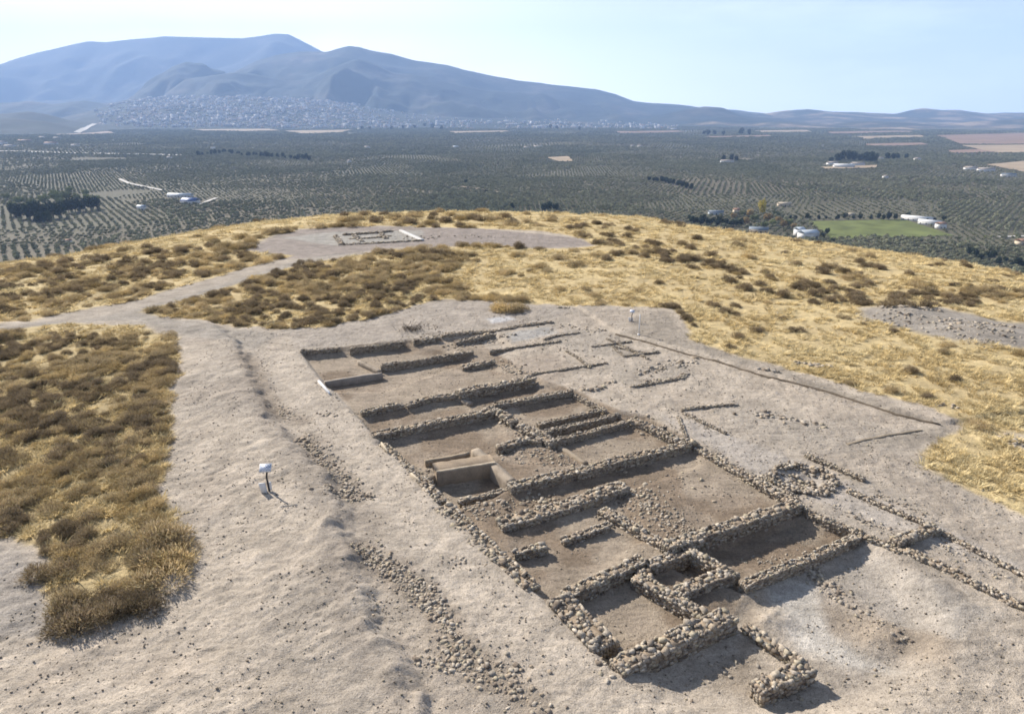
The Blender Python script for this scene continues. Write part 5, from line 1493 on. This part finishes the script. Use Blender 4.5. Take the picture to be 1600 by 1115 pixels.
# bare bushy twigs heap by the far wall
mb = MB(); g0 = G(645, 516)
for i in range(90):
    a = rnd.uniform(0, 6.28); l = rnd.uniform(.2, .6); b0 = np.array([g0[0] + rnd.gauss(0, .35), g0[1] + rnd.gauss(0, .25), hz(g0[0], g0[1])])
    tip = b0 + np.array([math.cos(a) * l * .6, math.sin(a) * l * .6, l * .7])
    tube(mb, [tuple(b0), tuple((b0 + tip) / 2 + [0, 0, .03]), tuple(tip)], [.012, .009, .004], 3)
tag(add('twig_heap', mb.mesh('twig_heap', [M_bark])), 'dark heap of bare twigs behind the far wall of the dig', 'twig heap')

# ------------------------------------------------------------------ haze
HZ = MB(); 
x0, x1, y0, y1, z0, z1 = -20500, 20500, -3000, 19500, -160, 2100
me = mesh_np('haze', boxv((x0 + x1) / 2, (y0 + y1) / 2, (z0 + z1) / 2, x1 - x0, y1 - y0, z1 - z0), BOXF)
mh = bpy.data.materials.new('haze_air'); mh.use_nodes = True; nt = mh.node_tree; nt.nodes.clear()
o_ = nt.nodes.new('ShaderNodeOutputMaterial'); pv = nt.nodes.new('ShaderNodeVolumePrincipled')
pv.inputs['Color'].default_value = (.38, .56, .92, 1); pv.inputs['Density'].default_value = 8.2e-5; pv.inputs['Anisotropy'].default_value = .05
nt.links.new(pv.outputs[0], o_.inputs['Volume']); me.materials.append(mh)
tag(add('haze', me), 'thin blue haze filling the air over the plain', 'haze', kind='stuff')

# ------------------------------------------------------------------ light
SUN_AZ, SUN_EL = R(-46), R(33)
w = bpy.data.worlds.new('World'); scene.world = w; w.use_nodes = True; nt = w.node_tree
bg = nt.nodes['Background']; sky = nt.nodes.new('ShaderNodeTexSky'); sky.sky_type = 'NISHITA'; sky.sun_disc = False
sky.sun_elevation = SUN_EL; sky.sun_rotation = SUN_AZ; sky.altitude = 400; sky.air_density = .6; sky.dust_density = .8; sky.ozone_density = 1.0
# thin wisps of cirrus
tc = nt.nodes.new('ShaderNodeTexCoord'); mp = nt.nodes.new('ShaderNodeMapping'); mp.inputs['Scale'].default_value = (1.6, 1.6, 9); mp.inputs['Rotation'].default_value = (0, .12, 0)
nt.links.new(tc.outputs['Generated'], mp.inputs[0])
nz = nt.nodes.new('ShaderNodeTexNoise'); nz.inputs['Scale'].default_value = 2.2; nz.inputs['Detail'].default_value = 7; nz.inputs['Roughness'].default_value = .62; nt.links.new(mp.outputs[0], nz.inputs['Vector'])
rp = ramp(nt, nz.outputs[0], [(.48, 0), (.72, .4)])
mx = nt.nodes.new('ShaderNodeMix'); mx.data_type = 'RGBA'; nt.links.new(rp.outputs[0], mx.inputs[0]); nt.links.new(sky.outputs[0], mx.inputs[6]); mx.inputs[7].default_value = (7.5, 7.8, 8.2, 1)
# bright high haze veil on the sun's side of the sky, thinning away from the sun and towards the zenith
dp = nt.nodes.new('ShaderNodeVectorMath'); dp.operation = 'DOT_PRODUCT'; nt.links.new(tc.outputs['Generated'], dp.inputs[0])
dp.inputs[1].default_value = (math.sin(SUN_AZ), math.cos(SUN_AZ), 0)
vr = ramp(nt, dp.outputs['Value'], [(.0, (15.0, 15.2, 15.4)), (.35, (17.5, 17.6, 17.6)), (.62, (28, 27.5, 25.5)), (.84, (44, 42, 36))])
for e in vr.color_ramp.elements: e.color = [q / 44 for q in e.color[:3]] + [1]
vm = nt.nodes.new('ShaderNodeVectorMath'); vm.operation = 'SCALE'; vm.inputs['Scale'].default_value = 44; nt.links.new(vr.outputs[0], vm.inputs[0])
sx = nt.nodes.new('ShaderNodeSeparateXYZ'); nt.links.new(tc.outputs['Generated'], sx.inputs[0])
vz = ramp(nt, sx.outputs['Z'], [(.0, .9), (.06, .75), (.13, .5), (.22, .22), (.34, 0)])
mv = nt.nodes.new('ShaderNodeMix'); mv.data_type = 'RGBA'; nt.links.new(vz.outputs[0], mv.inputs[0]); nt.links.new(mx.outputs[2], mv.inputs[6]); nt.links.new(vm.outputs[0], mv.inputs[7])
cz = nt.nodes.new('ShaderNodeMix'); cz.data_type = 'RGBA'; nt.links.new(rp.outputs[0], cz.inputs[0]); nt.links.new(mv.outputs[2], cz.inputs[6]); cz.inputs[7].default_value = (22, 22.2, 22, 1)
nt.links.new(cz.outputs[2], bg.inputs['Color']); bg.inputs['Strength'].default_value = .05
sd = bpy.data.lights.new('sun', 'SUN'); sd.energy = 5.0; sd.angle = R(.53); sd.color = (1, .94, .85)
so = bpy.data.objects.new('sun', sd); COL.objects.link(so)
from mathutils import Vector
dv = Vector((math.sin(SUN_AZ) * math.cos(SUN_EL), math.cos(SUN_AZ) * math.cos(SUN_EL), math.sin(SUN_EL)))
so.rotation_euler = dv.to_track_quat('Z', 'Y').to_euler(); so.location = (-20, 20, 40)

cam = bpy.data.cameras.new('camera'); co = bpy.data.objects.new('camera', cam); COL.objects.link(co)
cam.sensor_width = 36; cam.lens = 36 * F / 1600; co.location = (0, 0, H); co.rotation_euler = (math.pi / 2 - PITCH, 0, 0)
cam.clip_start = .5; cam.clip_end = 60000
scene.camera = co
vs = scene.view_settings; vs.view_transform = 'Standard'; vs.look = 'None'; vs.gamma = 1; vs.exposure = 1.08
scene.cycles.filter_width = 1.7 if hasattr(scene.cycles, 'filter_width') else 1.5
scene.cycles.max_bounces = 4; scene.cycles.volume_bounces = 1; scene.cycles.diffuse_bounces = 1
